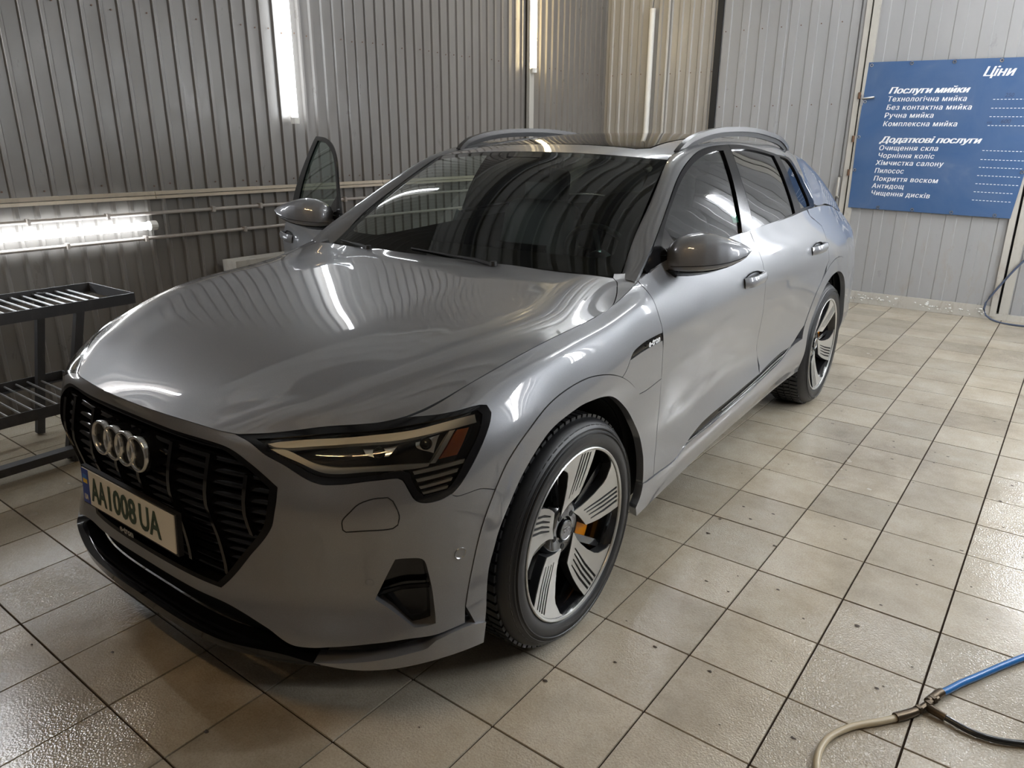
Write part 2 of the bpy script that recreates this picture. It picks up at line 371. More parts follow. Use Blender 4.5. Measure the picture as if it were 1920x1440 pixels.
class Tensor:
    """smooth surface through a grid P[i][j]: C2 along i, C1 along j"""
    def __init__(s,P,mu=0,mv=0):
        P=np.asarray(P,float);fl=np.array([-1,1,1.])
        if mu: P=np.concatenate([(P[1:mu+1]*fl)[::-1],P],0)
        if mv: P=np.concatenate([(P[:,1:mv+1]*fl)[:,::-1],P],1)
        s.P=P;n,m=s.P.shape[:2]
        s.u=np.mean([chord(s.P[:,j]) for j in range(m)],axis=0)
        s.v=np.mean([chord(s.P[i]) for i in range(n)],axis=0)
        s.u-=s.u[mu];s.v-=s.v[mv];s.ue=s.u[-1];s.ve=s.v[-1]
        s.M=nat_coef(s.u,s.P)
    def __call__(s,u,v):
        u=np.atleast_1d(np.asarray(u,float));v=np.atleast_1d(np.asarray(v,float))
        R=nat_eval(s.u,s.P,s.M,np.clip(u,s.u[0],s.u[-1]))      # (k,m,3)
        t=s.v;m=len(t);j=np.clip(np.searchsorted(t,v)-1,0,m-2);k=np.arange(len(v))
        def tan(q):
            a=np.clip(q-1,0,m-1);b=np.clip(q+1,0,m-1)
            inner=(q>0)&(q<m-1)
            d=(R[k,b]-R[k,a])/(t[b]-t[a])[:,None]
            hl=np.where(inner,t[q]-t[a],1);hr=np.where(inner,t[b]-t[q],1)
            dl=(R[k,q]-R[k,a])/hl[:,None];dr=(R[k,b]-R[k,q])/hr[:,None]
            w=(dl*hr[:,None]+dr*hl[:,None])/(hl+hr)[:,None]
            return np.where(inner[:,None],w,d)
        h=(t[j+1]-t[j]);x=((v-t[j])/h)[:,None];h=h[:,None]
        return (2*x**3-3*x**2+1)*R[k,j]+(x**3-2*x**2+x)*h*tan(j)+(-2*x**3+3*x**2)*R[k,j+1]+(x**3-x**2)*h*tan(j+1)
    def find(s,pts,ax,g=(60,30)):
        """(u,v) of surface points whose coordinates ax match pts"""
        U,V=np.meshgrid(np.linspace(0,s.ue,g[0]*4),np.linspace(0,s.ve,g[1]),indexing='ij');U=U.ravel();V=V.ravel();Q=s(U,V)[:,ax];out=[]
        for p in pts:
            i=((Q-p)**2).sum(1).argmin();x=np.array([U[i],V[i]])
            for _ in range(8):
                e=1e-4;r=s(x[0],x[1])[0][ax]-p
                J=np.stack([(s(x[0]+e,x[1])-s(x[0]-e,x[1]))[0][ax],(s(x[0],x[1]+e)-s(x[0],x[1]-e))[0][ax]],1)/2/e
                x=x-np.clip(np.linalg.lstsq(J,r,rcond=1e-3)[0],-.05,.05);x=np.clip(x,[0,0],[s.ue,s.ve])
            out.append((x[0],x[1]))
        return out
    def normal(s,u,v,e=1e-3):
        u=np.clip(np.atleast_1d(u),s.u[0]+2*e,s.u[-1]-2*e);v=np.clip(np.atleast_1d(v),s.v[0]+2*e,s.v[-1]-2*e)
        a=s(u+e,v)-s(u-e,v);b=s(u,v+e)-s(u,v-e);n=np.cross(a,b)
        return n/np.maximum(np.linalg.norm(n,axis=1),1e-12)[:,None]
# ---------- body side wrap (car left half, x>0) ----------
plan=[(0,-.930),(.25,-.924),(.365,-.911),(.46,-.890),(.62,-.834),(.765,-.745),(.875,-.625),(.932,-.49),(.958,-.34)]
fz=[.22,.32,.41,.435,.56,.69,.715,.79,.845]
fo=[.004,-.004,.024,.030,.024,.0,.002,.020,.038]
top=[(0,-.890,.883),(.20,-.879,.881),(.33,-.860,.876),(.43,-.832,.870),(.58,-.735,.890),(.70,-.65,.904),(.79,-.545,.922),(.828,-.43,.960),(.853,-.31,.992)]
W=[]
pc=Curve([(x,y,0) for x,y in plan])
for k,(x,y) in enumerate(plan):
    e=1e-3;tk=pc.t[k];d=pc(min(tk+e,1))[0]-pc(max(tk-e,0))[0];d/=np.linalg.norm(d);n=np.array([-d[1],d[0]])  # inward
    if n@np.array([x,y])>0:n=-n
    if k==0:n=np.array([0,1.])
    row=[]
    w=np.clip((k-5)/3,0,1)            # blend to side section
    for j,z in enumerate(fz):
        o=fo[j]*(1-w)
        so=[.02,.0,.004,.004,.0,.0,.0,.012,.055][j]*w
        sz=[.23,.34,.46,.49,.60,.72,.76,.87,.945][j]
        o+=so;zz=z*(1-w)+sz*w
        if j==0: zz=[.245,.245,.243,.24,.225,.205,.195,.20,.215][k];o*=.3
        row.append((x+n[0]*o,y+n[1]*o,zz))
    # top rows converge on hood edge
    row.append(top[k])
    W.append(row)
side={ # y: [(x,z)*10]
-.15:[(.945,.23),(.958,.35),(.962,.47),(.962,.50),(.963,.62),(.964,.75),(.964,.79),(.952,.895),(.926,.975),(.872,1.022)],
0.0:[(.945,.23),(.958,.35),(.962,.47),(.962,.50),(.964,.63),(.965,.76),(.965,.80),(.955,.905),(.930,.992),(.880,1.038)],
.2:[(.943,.235),(.957,.36),(.961,.48),(.961,.51),(.962,.64),(.963,.78),(.963,.82),(.956,.925),(.932,1.012),(.884,1.056)],
.4:[(.938,.245),(.955,.37),(.956,.49),(.955,.52),(.957,.65),(.960,.80),(.960,.84),(.955,.945),(.932,1.045),(.877,1.098)],
.62:[(.932,.255),(.955,.385),(.950,.50),(.947,.53),(.950,.66),(.957,.81),(.957,.85),(.955,.955),(.930,1.05),(.867,1.158)],
.95:[(.925,.27),(.958,.395),(.939,.502),(.932,.535),(.938,.67),(.954,.82),(.955,.86),(.955,.965),(.932,1.06),(.870,1.178)],
1.3:[(.92,.285),(.958,.405),(.936,.512),(.929,.545),(.934,.68),(.952,.83),(.954,.87),(.956,.975),(.934,1.07),(.874,1.193)],
1.65:[(.92,.295),(.958,.415),(.936,.522),(.929,.555),(.934,.69),(.952,.84),(.954,.88),(.957,.985),(.936,1.08),(.876,1.206)],
2.0:[(.92,.305),(.958,.425),(.938,.532),(.932,.565),(.938,.70),(.954,.85),(.956,.89),(.959,.995),(.937,1.09),(.876,1.216)],
2.35:[(.925,.31),(.956,.43),(.950,.54),(.947,.57),(.952,.70),(.960,.85),(.961,.89),(.961,.995),(.937,1.095),(.872,1.228)],
2.65:[(.935,.31),(.958,.43),(.958,.54),(.958,.57),(.962,.70),(.965,.85),(.965,.89),(.961,.99),(.933,1.09),(.861,1.233)],
2.93:[(.94,.31),(.958,.43),(.962,.54),(.962,.57),(.965,.70),(.966,.85),(.966,.89),(.957,.985),(.925,1.075),(.846,1.225)],
3.2:[(.93,.31),(.952,.43),(.957,.54),(.957,.57),(.960,.70),(.960,.84),(.959,.88),(.945,.975),(.908,1.06),(.826,1.20)],
3.5:[(.90,.32),(.935,.44),(.94,.55),(.94,.58),(.942,.70),(.935,.83),(.932,.87),(.915,.96),(.88,1.04),(.80,1.15)],
3.72:[(.85,.33),(.90,.45),(.905,.56),(.905,.59),(.90,.70),(.885,.82),(.88,.86),(.865,.95),(.84,1.02),(.77,1.11)],
}
for y,r in side.items(): W.append([(x,y,z) for x,z in r])
W.append([(x,y,z) for x,y,z in [(.76,3.84,.34),(.81,3.87,.46),(.815,3.87,.57),(.81,3.865,.60),(.79,3.85,.71),(.77,3.83,.82),(.765,3.825,.86),(.75,3.82,.95),(.73,3.80,1.01),(.69,3.78,1.08)]])
W.append([(x,y,z) for x,y,z in [(.45,3.93,.34),(.48,3.96,.46),(.48,3.96,.57),(.48,3.95,.60),(.46,3.93,.71),(.45,3.92,.82),(.45,3.92,.86),(.44,3.90,.95),(.43,3.88,1.01),(.42,3.86,1.07)]])
W.append([(x,y,z) for x,y,z in [(0,3.96,.34),(0,3.99,.46),(0,3.99,.57),(0,3.98,.60),(0,3.96,.71),(0,3.95,.82),(0,3.95,.86),(0,3.93,.95),(0,3.91,1.01),(0,3.89,1.07)]])
BODY=Tensor(W,mu=2)

BODY.sign=1
# ---------- side glass surface ----------
zb=[(.3,.866,1.125),(.62,.867,1.158),(.95,.870,1.178),(1.3,.874,1.193),(1.65,.876,1.206),(2.0,.876,1.216),(2.35,.872,1.228),(2.65,.861,1.233),(3.0,.841,1.238)]
GL=Tensor([[(x-o,y,z+dz) for dz,o in [(-.07,-.018),(.03,.012),(.13,.056),(.23,.108),(.33,.168),(.44,.240)]] for y,x,z in [(a,b,c) for a,b,c in zb]])
GL.sign=1
# ---------- hood ----------
def hoodrow(y0,z0,e,fr,zr):
    # centre (0,y0,z0), edge e=(x,y,z); fr lateral fractions, zr height above chord
    out=[]
    for f,dz in zip(fr,zr):
        w=f*f
        out.append((e[0]*f,y0+(e[1]-y0)*(f**1.6),z0+(e[2]-z0)*w+dz))
    return out
_f=[0,.24,.42,.56,.68,.79,.88,1]
_tu=np.linspace(0,3.2,640); _tp=BODY(_tu,np.full(640,BODY.ve))
def _edge(y):
    k=_tu>BODY.u[2+3]*.99      # beyond the front corner the top edge runs rearwards
    return tuple(float(np.interp(y,_tp[k][:,1],_tp[k][:,a])) for a in range(3))
_xc=.43
_r0=[]
for f in _f:
    k=_tp[:,1]<-.80; _r0.append((_xc*f,float(np.interp(_xc*f,_tp[k][:,0],_tp[k][:,1])),float(np.interp(_xc*f,_tp[k][:,0],_tp[k][:,2]))))
HOOD=Tensor([_r0]+[hoodrow(y0,z0,_edge(ye),_f,zr) for y0,z0,ye,zr in [
 (-.835,.914,-.780,[0,0,.001,.001,.0,.001,.001,0]),
 (-.745,.952,-.705,[0,.0,.003,.001,.002,.005,.005,0]),
 (-.60,.997,-.60,[0,.001,.004,.003,.004,.007,.006,0]),
 (-.42,1.033,-.43,[0,.001,.004,.003,.004,.007,.006,0]),
 (-.20,1.064,-.23,[0,.001,.004,.003,.004,.007,.006,0]),
 (.03,1.092,.0,[0,.001,.004,.003,.004,.007,.006,0]),
 (.24,1.116,.20,[0,.001,.004,.003,.004,.007,.006,0]),
 (.40,1.130,.36,[0,.001,.004,.003,.004,.007,.006,0]),
 (.51,1.136,.49,[0,.0,.006,.003,.003,.006,.005,0]),
 (.62,1.142,.62,[0]*8)]],mv=2)
HOOD.sign=-1
# ---------- windshield ----------
wsb=Curve([(0,.43,1.128),(.25,.44,1.127),(.5,.468,1.123),(.70,.505,1.118),(.775,.53,1.115)])
wst=Curve([(0,1.06,1.537),(.22,1.072,1.534),(.42,1.10,1.525),(.58,1.14,1.514),(.635,1.16,1.510)])
WS=Tensor([[tuple(wsb(s)[0]*(1-t)+wst(s)[0]*t+np.array([0,-.4,.9])*bul*4*t*(1-t)) for t in np.linspace(0,1,6)] for s,bul in [(0,.045),(.2,.044),(.45,.040),(.7,.034),(.88,.026),(1,.018)]],mu=2)
WS.sign=1

# ---------- side frame (A pillar, cant rail, rear pillar) ----------
_ga=GL.find([(.535,1.165),(.689,1.253),(.856,1.351),(1.024,1.442),(1.173,1.5),(1.317,1.54),(1.47,1.562),(1.687,1.571),(2.037,1.553),(2.30,1.523),(2.508,1.483)],[1,2])
A3=[(.868,.465,1.118)]+[tuple(GL(a,b)[0]) for a,b in _ga]+[tuple(GL(*GL.find([q],[1,2])[0])[0]) for q in [(2.56,1.405),(2.62,1.32),(2.675,1.25)]]+[(.840,2.93,1.230),(.826,3.2,1.20),(.80,3.5,1.15),(.77,3.72,1.11)]
B3=[(.790,.475,1.100),(.775,.53,1.115),(.745,.66,1.215),(.713,.83,1.325),(.675,1.0,1.425),(.640,1.14,1.50),(.620,1.25,1.532),(.606,1.42,1.558),(.600,1.65,1.578),(.598,2.0,1.589),(.600,2.35,1.583),(.602,2.62,1.567),(.604,2.80,1.545),(.606,2.92,1.527),(.61,3.05,1.505),(.62,3.2,1.475),(.63,3.35,1.435),(.64,3.5,1.38),(.66,3.72,1.26)]
def _bulge(a,b,w,k):
    a=np.array(a);b=np.array(b);d=b-a;n=np.array([d[2],0,-d[0]]);n/=np.linalg.norm(n)
    return tuple(a*(1-w)+b*w+n*k*4*w*(1-w))
SF=Tensor([[_bulge(a,b,w,.010+(.004 if i<6 else 0)) for w in (0,.2,.45,.7,.9,1)] for i,(a,b) in enumerate(zip(A3,B3))])
SF.sign=1
# ---------- roof (right half edge -> centre mirrored) ----------
_rz=[(1.25,1.572),(1.42,1.594),(1.65,1.614),(2.0,1.628),(2.35,1.622),(2.7,1.597),(3.05,1.552),(3.35,1.50),(3.62,1.44)]
_re=[(.620,1.25,1.532),(.606,1.42,1.558),(.600,1.65,1.578),(.598,2.0,1.589),(.600,2.35,1.583),(.602,2.7,1.555),(.61,3.05,1.505),(.63,3.35,1.435),(.65,3.62,1.33)]
def _rr(c,e): return [(e[0]*f,c[0]+(e[1]-c[0])*f,c[1]+(e[2]-c[1])*f**2.4) for f in (0,.2,.4,.6,.8,.93,1)]
ROOF=Tensor([[tuple(wst(f)[0]) for f in (0,.2,.4,.6,.8,.93,1)]]+[_rr(c,e) for c,e in zip(_rz,_re)],mv=2)
ROOF.sign=-1

# outlines on those surfaces (u,v)
B={'headlight': [(0.4503,0.8075),(0.5054,0.8144),(0.6331,0.8034),(0.7959,0.8054),(0.9159,0.7988),(1.0546,0.7555),(1.1457,0.7261),(1.1701,0.7131),(1.1748,0.6914),(1.1619,0.6746),(1.1377,0.6518),(1.0858,0.6),(1.0443,0.5604),(1.0193,0.5436),(0.9882,0.537),(0.9515,0.5413),(0.9291,0.5556),(0.915,0.5848),(0.9014,0.6191),(0.8896,0.6286),(0.8445,0.6353),(0.8097,0.6379),(0.7399,0.6329),(0.7044,0.6321),(0.6678,0.6445),(0.6102,0.6819),(0.5351,0.7201)],
'headlight_inner': [(0.5106,0.7828),(0.6024,0.7862),(0.7585,0.7922),(0.9196,0.7806),(1.0524,0.7394),(1.1363,0.7152),(1.1459,0.6992),(1.128,0.6746),(1.0669,0.6179),(1.0294,0.5772),(1.0086,0.5618),(0.9492,0.5645),(0.9393,0.5776),(0.9269,0.6044),(0.9203,0.6339),(0.8981,0.649),(0.8103,0.6556),(0.7222,0.6561),(0.6899,0.6618),(0.6373,0.6915),(0.5627,0.7308)],
'drl_top': [(0.5383,0.7697),(0.5676,0.7798),(0.7197,0.7866),(0.8591,0.7846),(0.9846,0.7578),(1.1322,0.7114),(1.1291,0.6875),(1.046,0.7068),(0.9223,0.7424),(0.8045,0.7651),(0.6897,0.7619),(0.5695,0.75)],
'drl_low': [(0.5489,0.7446),(0.5946,0.7463),(0.6402,0.7261),(0.6896,0.6995),(0.7334,0.6906),(0.7938,0.6868),(0.8818,0.6688),(0.9764,0.6415),(0.9697,0.6322),(0.8978,0.6457),(0.8106,0.6638),(0.7224,0.6632),(0.6936,0.6688),(0.6409,0.6961),(0.5857,0.7205)],
'drl_side': [(1.0437,0.7067),(1.0634,0.7006),(0.9888,0.6336),(0.9733,0.6379)],
'amber': [(1.0688,0.6989),(1.107,0.6873),(1.0522,0.631),(0.9994,0.6404)],
'module_a': [(0.7938,0.7618),(0.8906,0.749),(0.8694,0.7031),(0.8094,0.736)],
'module_b': [(0.9404,0.7337),(1.0205,0.7126),(0.9927,0.659),(0.948,0.6965)],
'fin0': [(0.9275,0.6346),(1.0667,0.6172),(1.0613,0.6084),(0.9303,0.6245)],
'fin1': [(0.9328,0.6113),(1.0459,0.6012),(1.041,0.5932),(0.9368,0.6024)],
'fin2': [(0.9394,0.5898),(1.0281,0.5844),(1.0235,0.5775),(0.9432,0.5821)],
'fin3': [(0.9461,0.5723),(1.0149,0.5681),(1.0117,0.5615),(0.9493,0.5657)],
'arch_out_f': [(1.0547,0.1689),(1.0691,0.2211),(1.0833,0.2748),(1.1011,0.3641),(1.1238,0.445),(1.1514,0.5052),(1.1881,0.5543),(1.2297,0.5824),(1.2781,0.6014),(1.361,0.6249),(1.4391,0.636),(1.524,0.6406),(1.5938,0.6379),(1.666,0.6245),(1.7374,0.6028),(1.8059,0.5726),(1.8744,0.5306),(1.9426,0.4761),(2.0009,0.417),(2.0525,0.3354),(2.0795,0.2727),(2.0779,0.2177),(2.0676,0.1708),(2.0559,0.1253)],
'arch_in_f': [(1.1039,0.0492),(1.1127,0.1018),(1.1336,0.235),(1.1519,0.2993),(1.1687,0.3635),(1.2064,0.4409),(1.2462,0.4974),(1.2968,0.5335),(1.3706,0.5619),(1.466,0.5718),(1.5792,0.5741),(1.7254,0.5431),(1.8288,0.4734),(1.9239,0.3755),(1.9749,0.3101),(2.005,0.2463),(2.0158,0.1812),(2.0186,0.1308),(2.0104,0.082),(1.9911,0.0487)],
'gap_fd': [(2.0755,0.7243),(2.0838,0.6942),(2.1045,0.6413),(2.113,0.5778),(2.1178,0.4935),(2.1291,0.3747),(2.1314,0.2574),(2.1164,0.1815),(2.115,0.1189)],
'gap_b': [(3.1354,0.7883),(3.1453,0.7562),(3.1628,0.7149),(3.1761,0.6721),(3.1893,0.6448),(3.2023,0.5875),(3.2138,0.5488),(3.2344,0.4782),(3.2479,0.4155),(3.2555,0.3497),(3.268,0.3135),(3.2969,0.2688),(3.3179,0.2211)],
'gap_r': [(4.0793,0.79),(4.1583,0.769),(4.2407,0.7467),(4.2534,0.7136),(4.2686,0.6641),(4.2965,0.5809),(4.2703,0.5661)],
'bumper_fender': [(1.0188,0.5425),(1.0331,0.5309),(1.0666,0.5277),(1.1031,0.5256),(1.1551,0.5233)],
'sill_top': [(2.0565,0.1231),(2.115,0.1189),(2.2991,0.1098),(2.4028,0.1372),(2.6813,0.1404),(2.8797,0.1427),(3.1635,0.149),(3.4169,0.161),(3.5986,0.1724),(3.7974,0.2045)],
'strip_top': [(2.4028,0.1372),(2.4543,0.1543),(2.6008,0.1752),(2.8928,0.1791),(3.1912,0.1851),(3.4357,0.1975),(3.6466,0.2083),(3.7981,0.21)],
'door_low': [(2.115,0.1189),(2.2991,0.1098),(2.4028,0.1372),(2.4543,0.1543),(2.6008,0.1752),(2.8928,0.1791),(3.1912,0.1851),(3.3017,0.1869)],
'flap_low': [(1.9426,0.4761),(2.0018,0.4718),(2.1213,0.4757)],
'flap_gap': [(1.8606,0.609),(1.8289,0.5822),(1.8059,0.5731)],
'badge': [(1.8617,0.6095),(1.8824,0.6242),(1.9196,0.6303),(1.9811,0.6332),(2.1021,0.6313),(2.1042,0.6078),(1.9796,0.6097),(1.8681,0.6093)],
'grille': [(0.4086,0.7189),(0.5096,0.6703),(0.5907,0.6097),(0.5862,0.5508),(0.5663,0.4702),(0.4753,0.3646),(0.351,0.2293)],
'bumper_low': [(0.3876,0.1853),(0.5185,0.1498),(0.5937,0.1112),(0.6486,0.1108),(0.7008,0.1193),(0.7882,0.1293),(0.8475,0.131),(0.898,0.1303),(0.9627,0.1221),(1.007,0.1226),(1.0496,0.1233)],
'fog': [(0.8733,0.3773),(0.8902,0.3767),(0.9329,0.3672),(0.9473,0.3548),(0.956,0.3197),(0.9663,0.2559),(0.9687,0.1875),(0.9677,0.1553),(0.9433,0.1554),(0.9131,0.1595),(0.8634,0.2172),(0.816,0.2637)],
'washer': [(0.7541,0.5187),(0.7738,0.5506),(0.7947,0.5743),(0.829,0.5847),(0.8629,0.5822),(0.8743,0.5694),(0.8877,0.5193),(0.8832,0.4887),(0.8709,0.4792),(0.8045,0.4799),(0.7599,0.4777),(0.753,0.485)],
'sensor_a': [(0.8054,0.316)],
'sensor_b': [(1.0472,0.341)],
'handle_f': [(2.896,0.6701),(3.1508,0.6544)],
'handle_r': [(3.8961,0.6741),(4.1985,0.6686)],
'crease': [(0.5799,0.4854),(0.7004,0.5124),(0.827,0.5258),(0.9274,0.5115),(0.995,0.5142)],
'dlo_out': [(0.236,0.0759),(0.3913,0.1689),(0.5585,0.2665),(0.7265,0.3614),(0.8757,0.4216),(1.0192,0.4619),(1.1728,0.4811),(1.3896,0.483),(1.5526,0.4747),(1.74,0.4497),(1.9357,0.414),(2.0205,0.3958),(2.1739,0.3768),(2.2111,0.3513),(2.2579,0.2708),(2.3212,0.1739),(2.3712,0.1031),(2.3587,0.0733)],
'belt_out': [(2.3576,0.0719),(1.9272,0.065),(1.5891,0.054),(1.3416,0.0449),(1.0946,0.0404),(0.7948,0.043),(0.496,0.0463),(0.25,0.0517)],
'glass_f': [(0.3687,0.0987),(0.4577,0.1812),(0.5783,0.2572),(0.7019,0.3256),(0.8002,0.3703),(0.9238,0.411),(1.0857,0.4442),(1.2052,0.4539),(1.2976,0.453),(1.2605,0.3333),(1.2171,0.213),(1.176,0.1093),(1.1623,0.0586),(0.9872,0.0508),(0.5169,0.0763)],
'glass_r': [(1.3955,0.4531),(1.5988,0.4472),(1.782,0.4231),(1.9384,0.3936),(1.948,0.3054),(1.9486,0.1962),(1.9491,0.1093),(1.9518,0.0764),(1.6372,0.068),(1.3181,0.059),(1.3249,0.1964),(1.3474,0.3147)],
'glass_q': [(2.0228,0.3857),(2.1378,0.3625),(2.1885,0.3129),(2.2133,0.218),(2.2525,0.1162),(2.2546,0.0883),(2.071,0.0873),(2.0516,0.1668),(2.0451,0.2779)],
'pillar_b': [(1.3185,0.4545),(1.354,0.4568),(1.3947,0.4551),(1.3546,0.3142),(1.3318,0.1779),(1.3087,0.0562),(1.2685,0.0557),(1.1693,0.0576),(1.1881,0.1359),(1.2297,0.2585),(1.2763,0.3686)],
'hood_corner': [(1.2071,0.7675),(1.2753,0.7675),(1.3416,0.7489),(1.3917,0.7266),(1.423,0.7097),(1.443,0.6861)],
'hood_rear': [(1.387,0.1083),(1.3926,0.2481),(1.408,0.3968),(1.4266,0.5555),(1.443,0.6861)],
'pillar_seam': [(1.4915,0.7006),(1.5141,0.705),(1.5366,0.7364)],
'blade_top': [(0.6558,0.0691),(0.7396,0.0796),(0.8325,0.0895),(0.8964,0.0963),(0.9403,0.1001),(0.9622,0.1131),(1.047,0.1199),(1.1109,0.105)],
'blade_low': [(0.6555,0.0659),(0.6944,0.0606),(0.7565,0.0549),(0.84,0.0555),(0.9238,0.0585),(0.9964,0.0568),(1.1012,0.0474)]}
# ================= ROOM =================
RM=Matrix.Rotation(RA,4,'Z')
def R3(V): return [tuple(RM@Vector(v)) for v in V]
def rbox(mb,x0,x1,y0,y1,z0,z1): mb.box((x0,y0,z0),(x1,y1,z1),RM)
def rtube(mb,P,r,n=8,sq=None): mb.tube(R3(P),r,n,True,sq)
T=.314409; CX,CY=2.152375,1.486386
# floor: grout bed and single tiles
fl=empty('floor'); tag(fl,kind='structure')
b=MB(); rbox(b,XL-.1,XR+.1,YF-.1,YB+.1,-.12,-.006); b.obj('grout_bed','grout',fl)
def tile_mesh(seed):
    h=T/2-.0027; bv=.0008; V=[]
    for z,k in ((-.02,h),(-.0035,h),(0,h-bv)):
        V+=[(-k,-k,z),(k,-k,z),(k,k,z),(-k,k,z)]
    F=[(8,9,10,11)]
    for r in (0,4):
        for i in range(4): F.append((r+i,r+(i+1)%4,r+4+(i+1)%4,r+4+i))
    return V,F
tv,tf=tile_mesh(0); tm=bpy.data.meshes.new('tile'); tm.from_pydata(tv,[],tf); tm.materials.append(M['tile'])
camp=Vector((2.01769,-1.80874,1.579)); ci=cam.matrix_world.inverted()
cells=[]
for i in range(int((XL-.1)/T-CX)-1,int(XR/T-CX)+2):
    for j in range(int((YF)/T-CY)-1,int(YB/T-CY)+2):
        x,y=(i+.5+CX)*T,(j+.5+CY)*T
        if x<XL-.1 or x>XR or y<YF or y>YB+.05: continue
        p=room(x,y); q=ci@p; vis=q.z<-.2 and abs(q.x/-q.z)<.74 and abs(q.y/-q.z)<.57
        hid=abs(p.x)<.75 and -.75<p.y<3.7
        cells.append(((0 if vis and not hid else 50)+(p-camp).length,i,j,p))
cells.sort(key=lambda a:a[0])
for k,(d,i,j,p) in enumerate(cells[:300]):
    o=bpy.data.objects.new('tile',tm); COL.objects.link(o); o.parent=fl
    o.location=(p.x,p.y,-.0015*random.random()); o.rotation_euler=(random.uniform(-.0015,.0015),random.uniform(-.0015,.0015),RA)
b=MB()
for d,i,j,p in cells[300:]:
    z=-.001*random.random(); b.add([tuple(Matrix.Rotation(RA,4,'Z')@Vector(v)+Vector((p.x,p.y,z))) for v in tv],tf)
tag(b.obj('distant_tiles','tile',fl),kind='stuff')
# mud specks stuck to the tiles
b=MB(); sp=[(1.32,.98),(1.47,1.3),(1.55,.55),(1.83,.33),(1.71,.62),(1.28,.55),(1.2,.1),(1.0,-.25),(.72,-.9),(.35,-.99),(-.2,-.98),(-.45,-1.12),(1.75,.8),(1.9,.5),(1.62,1.65),(1.3,2.3),(1.22,1.25),(.82,-.62),(.35,-1.25),(1.5,-.1)]
for x,y in sp+[(random.uniform(.9,2.4),random.uniform(-.7,3.5)) for _ in range(60)]:
    r=random.uniform(.003,.009); n=7; a0=random.random()*6
    ring=[(x+r*random.uniform(.6,1.5)*math.cos(a0+q*6.283/n),y+r*random.uniform(.4,1)*math.sin(a0+q*6.283/n),.0006) for q in range(n)]
    V=ring+[(x,y,.0016)]; b.add(V,[(q,(q+1)%n,n) for q in range(n)])
tag(b.obj('mud_specks','speck'),'small brown mud specks scattered over the wet beige tiles','mud',kind='stuff')
# corrugated walls: sheets of ribs
def sheet(name,mt,parent,p0,dirv,nrm,length,z0,z1,pitch,prof,start=0.):
    """vertical profiled sheet; prof = [(fraction,depth)] over one pitch"""
    pts=[];s=-start
    while s<length+pitch:
        for f,dp in prof:
            q=s+f*pitch
            if -1e-6<=q<=length+1e-6: pts.append((q,dp))
        s+=pitch
    if pts[0][0]>1e-4: pts.insert(0,(0,pts[0][1]))
    if pts[-1][0]<length-1e-4: pts.append((length,pts[-1][1]))
    V=[];n=len(pts)
    for z in (z0,z1):
        for q,dp in pts: V.append(tuple(room(p0[0]+dirv[0]*q+nrm[0]*dp,p0[1]+dirv[1]*q+nrm[1]*dp,z)))
    F=[(i,i+1,n+i+1,n+i) for i in range(n-1)]
    # thickness: close the back
    k=len(V)
    for z in (z0,z1):
        for q in (0,length): V.append(tuple(room(p0[0]+dirv[0]*q-nrm[0]*.012,p0[1]+dirv[1]*q-nrm[1]*.012,z)))
    F+=[(k,k+2,k+3,k+1),(0,n,k+2,k),(n-1,k+1,k+3,2*n-1)]
    o=mk(name,V,F,mt,parent); bm=bmesh.new(); bm.from_mesh(o.data); bmesh.ops.recalc_face_normals(bm,faces=bm.faces); bm.to_mesh(o.data); bm.free(); return o
PC=[(0,0),(.66,0),(.74,.017),(.90,.017)]
wl=empty('wall_left'); tag(wl,kind='structure')
y=YF; k0=.027-.09
while y<YB:
    ln=min(1.103,YB-y); st=(y-k0)%.1103
    for z0,z1 in ((0,1.24),(1.24,ZC)): sheet('wall_sheet','sheet',wl,(XL-.015,y),(0,1),(1,0),ln,z0,z1,.1103,PC,st)
    y+=1.103
bk=empty('wall_back'); tag(bk,kind='structure')
sheet('wall_sheet','sheet_warm',bk,(XL,YB),(1,0),(0,-1),1.36,0,ZC,.124,[(0,0),(.55,0),(.65,.014),(.9,.014)],.03)
x=-1.405
for w in (.7,.7): sheet('gate_sheet','gate',bk,(x,YB-.01),(1,0),(0,-1),.7,.05,ZC,.196,[(0,0),(.04,.0),(.08,.01),(.46,.01),(.50,0),(.97,0)],0); x+=.7
sheet('wall_sheet','gate',bk,(1.66,YB-.01),(1,0),(0,-1),XR-1.66,0,ZC,.196,[(0,0),(.04,.0),(.08,.01),(.46,.01),(.50,0),(.97,0)],0)
b=MB(); rbox(b,-1.47,-1.405,YB-.03,YB+.03,0,ZC); b.obj('dark_gap_strip','black',bk)  # black strip stands in for the dark gap beside the gate
b=MB(); rbox(b,-1.40,3.3,YB-.06,YB+.02,0,.055); b.obj('base_channel','frame',bk)
b=MB(); rbox(b,XL,XR,YB+.012,YB+.10,0,ZC); b.obj('backing','black',bk)
wr=empty('wall_right'); tag(wr,kind='structure')
y=YF
while y<YB:
    ln=min(1.103,YB-y); sheet('wall_sheet','sheet',wr,(XR+.013,y),(0,1),(-1,0),ln,0,ZC,.1103,PC,0); y+=1.103
wf=empty('wall_front'); tag(wf,kind='structure')
x=XL
while x<XR:
    ln=min(1.1,XR-x); sheet('wall_sheet','sheet',wf,(x,YF-.013),(1,0),(0,1),ln,0,ZC,.1103,PC,0); x+=1.1
ce=empty('ceiling'); tag(ce,kind='structure')
b=MB()
x=XL-.1; pts=[]
while x<XR+.1: pts+=[(x,ZC),(x+.13,ZC),(x+.15,ZC+.05),(x+.21,ZC+.05)]; x+=.235
V=[];n=len(pts)
for y in (YF-.1,YB+.1):
    for px,pz in pts: V.append(tuple(room(px,y,pz)))
k=len(V)
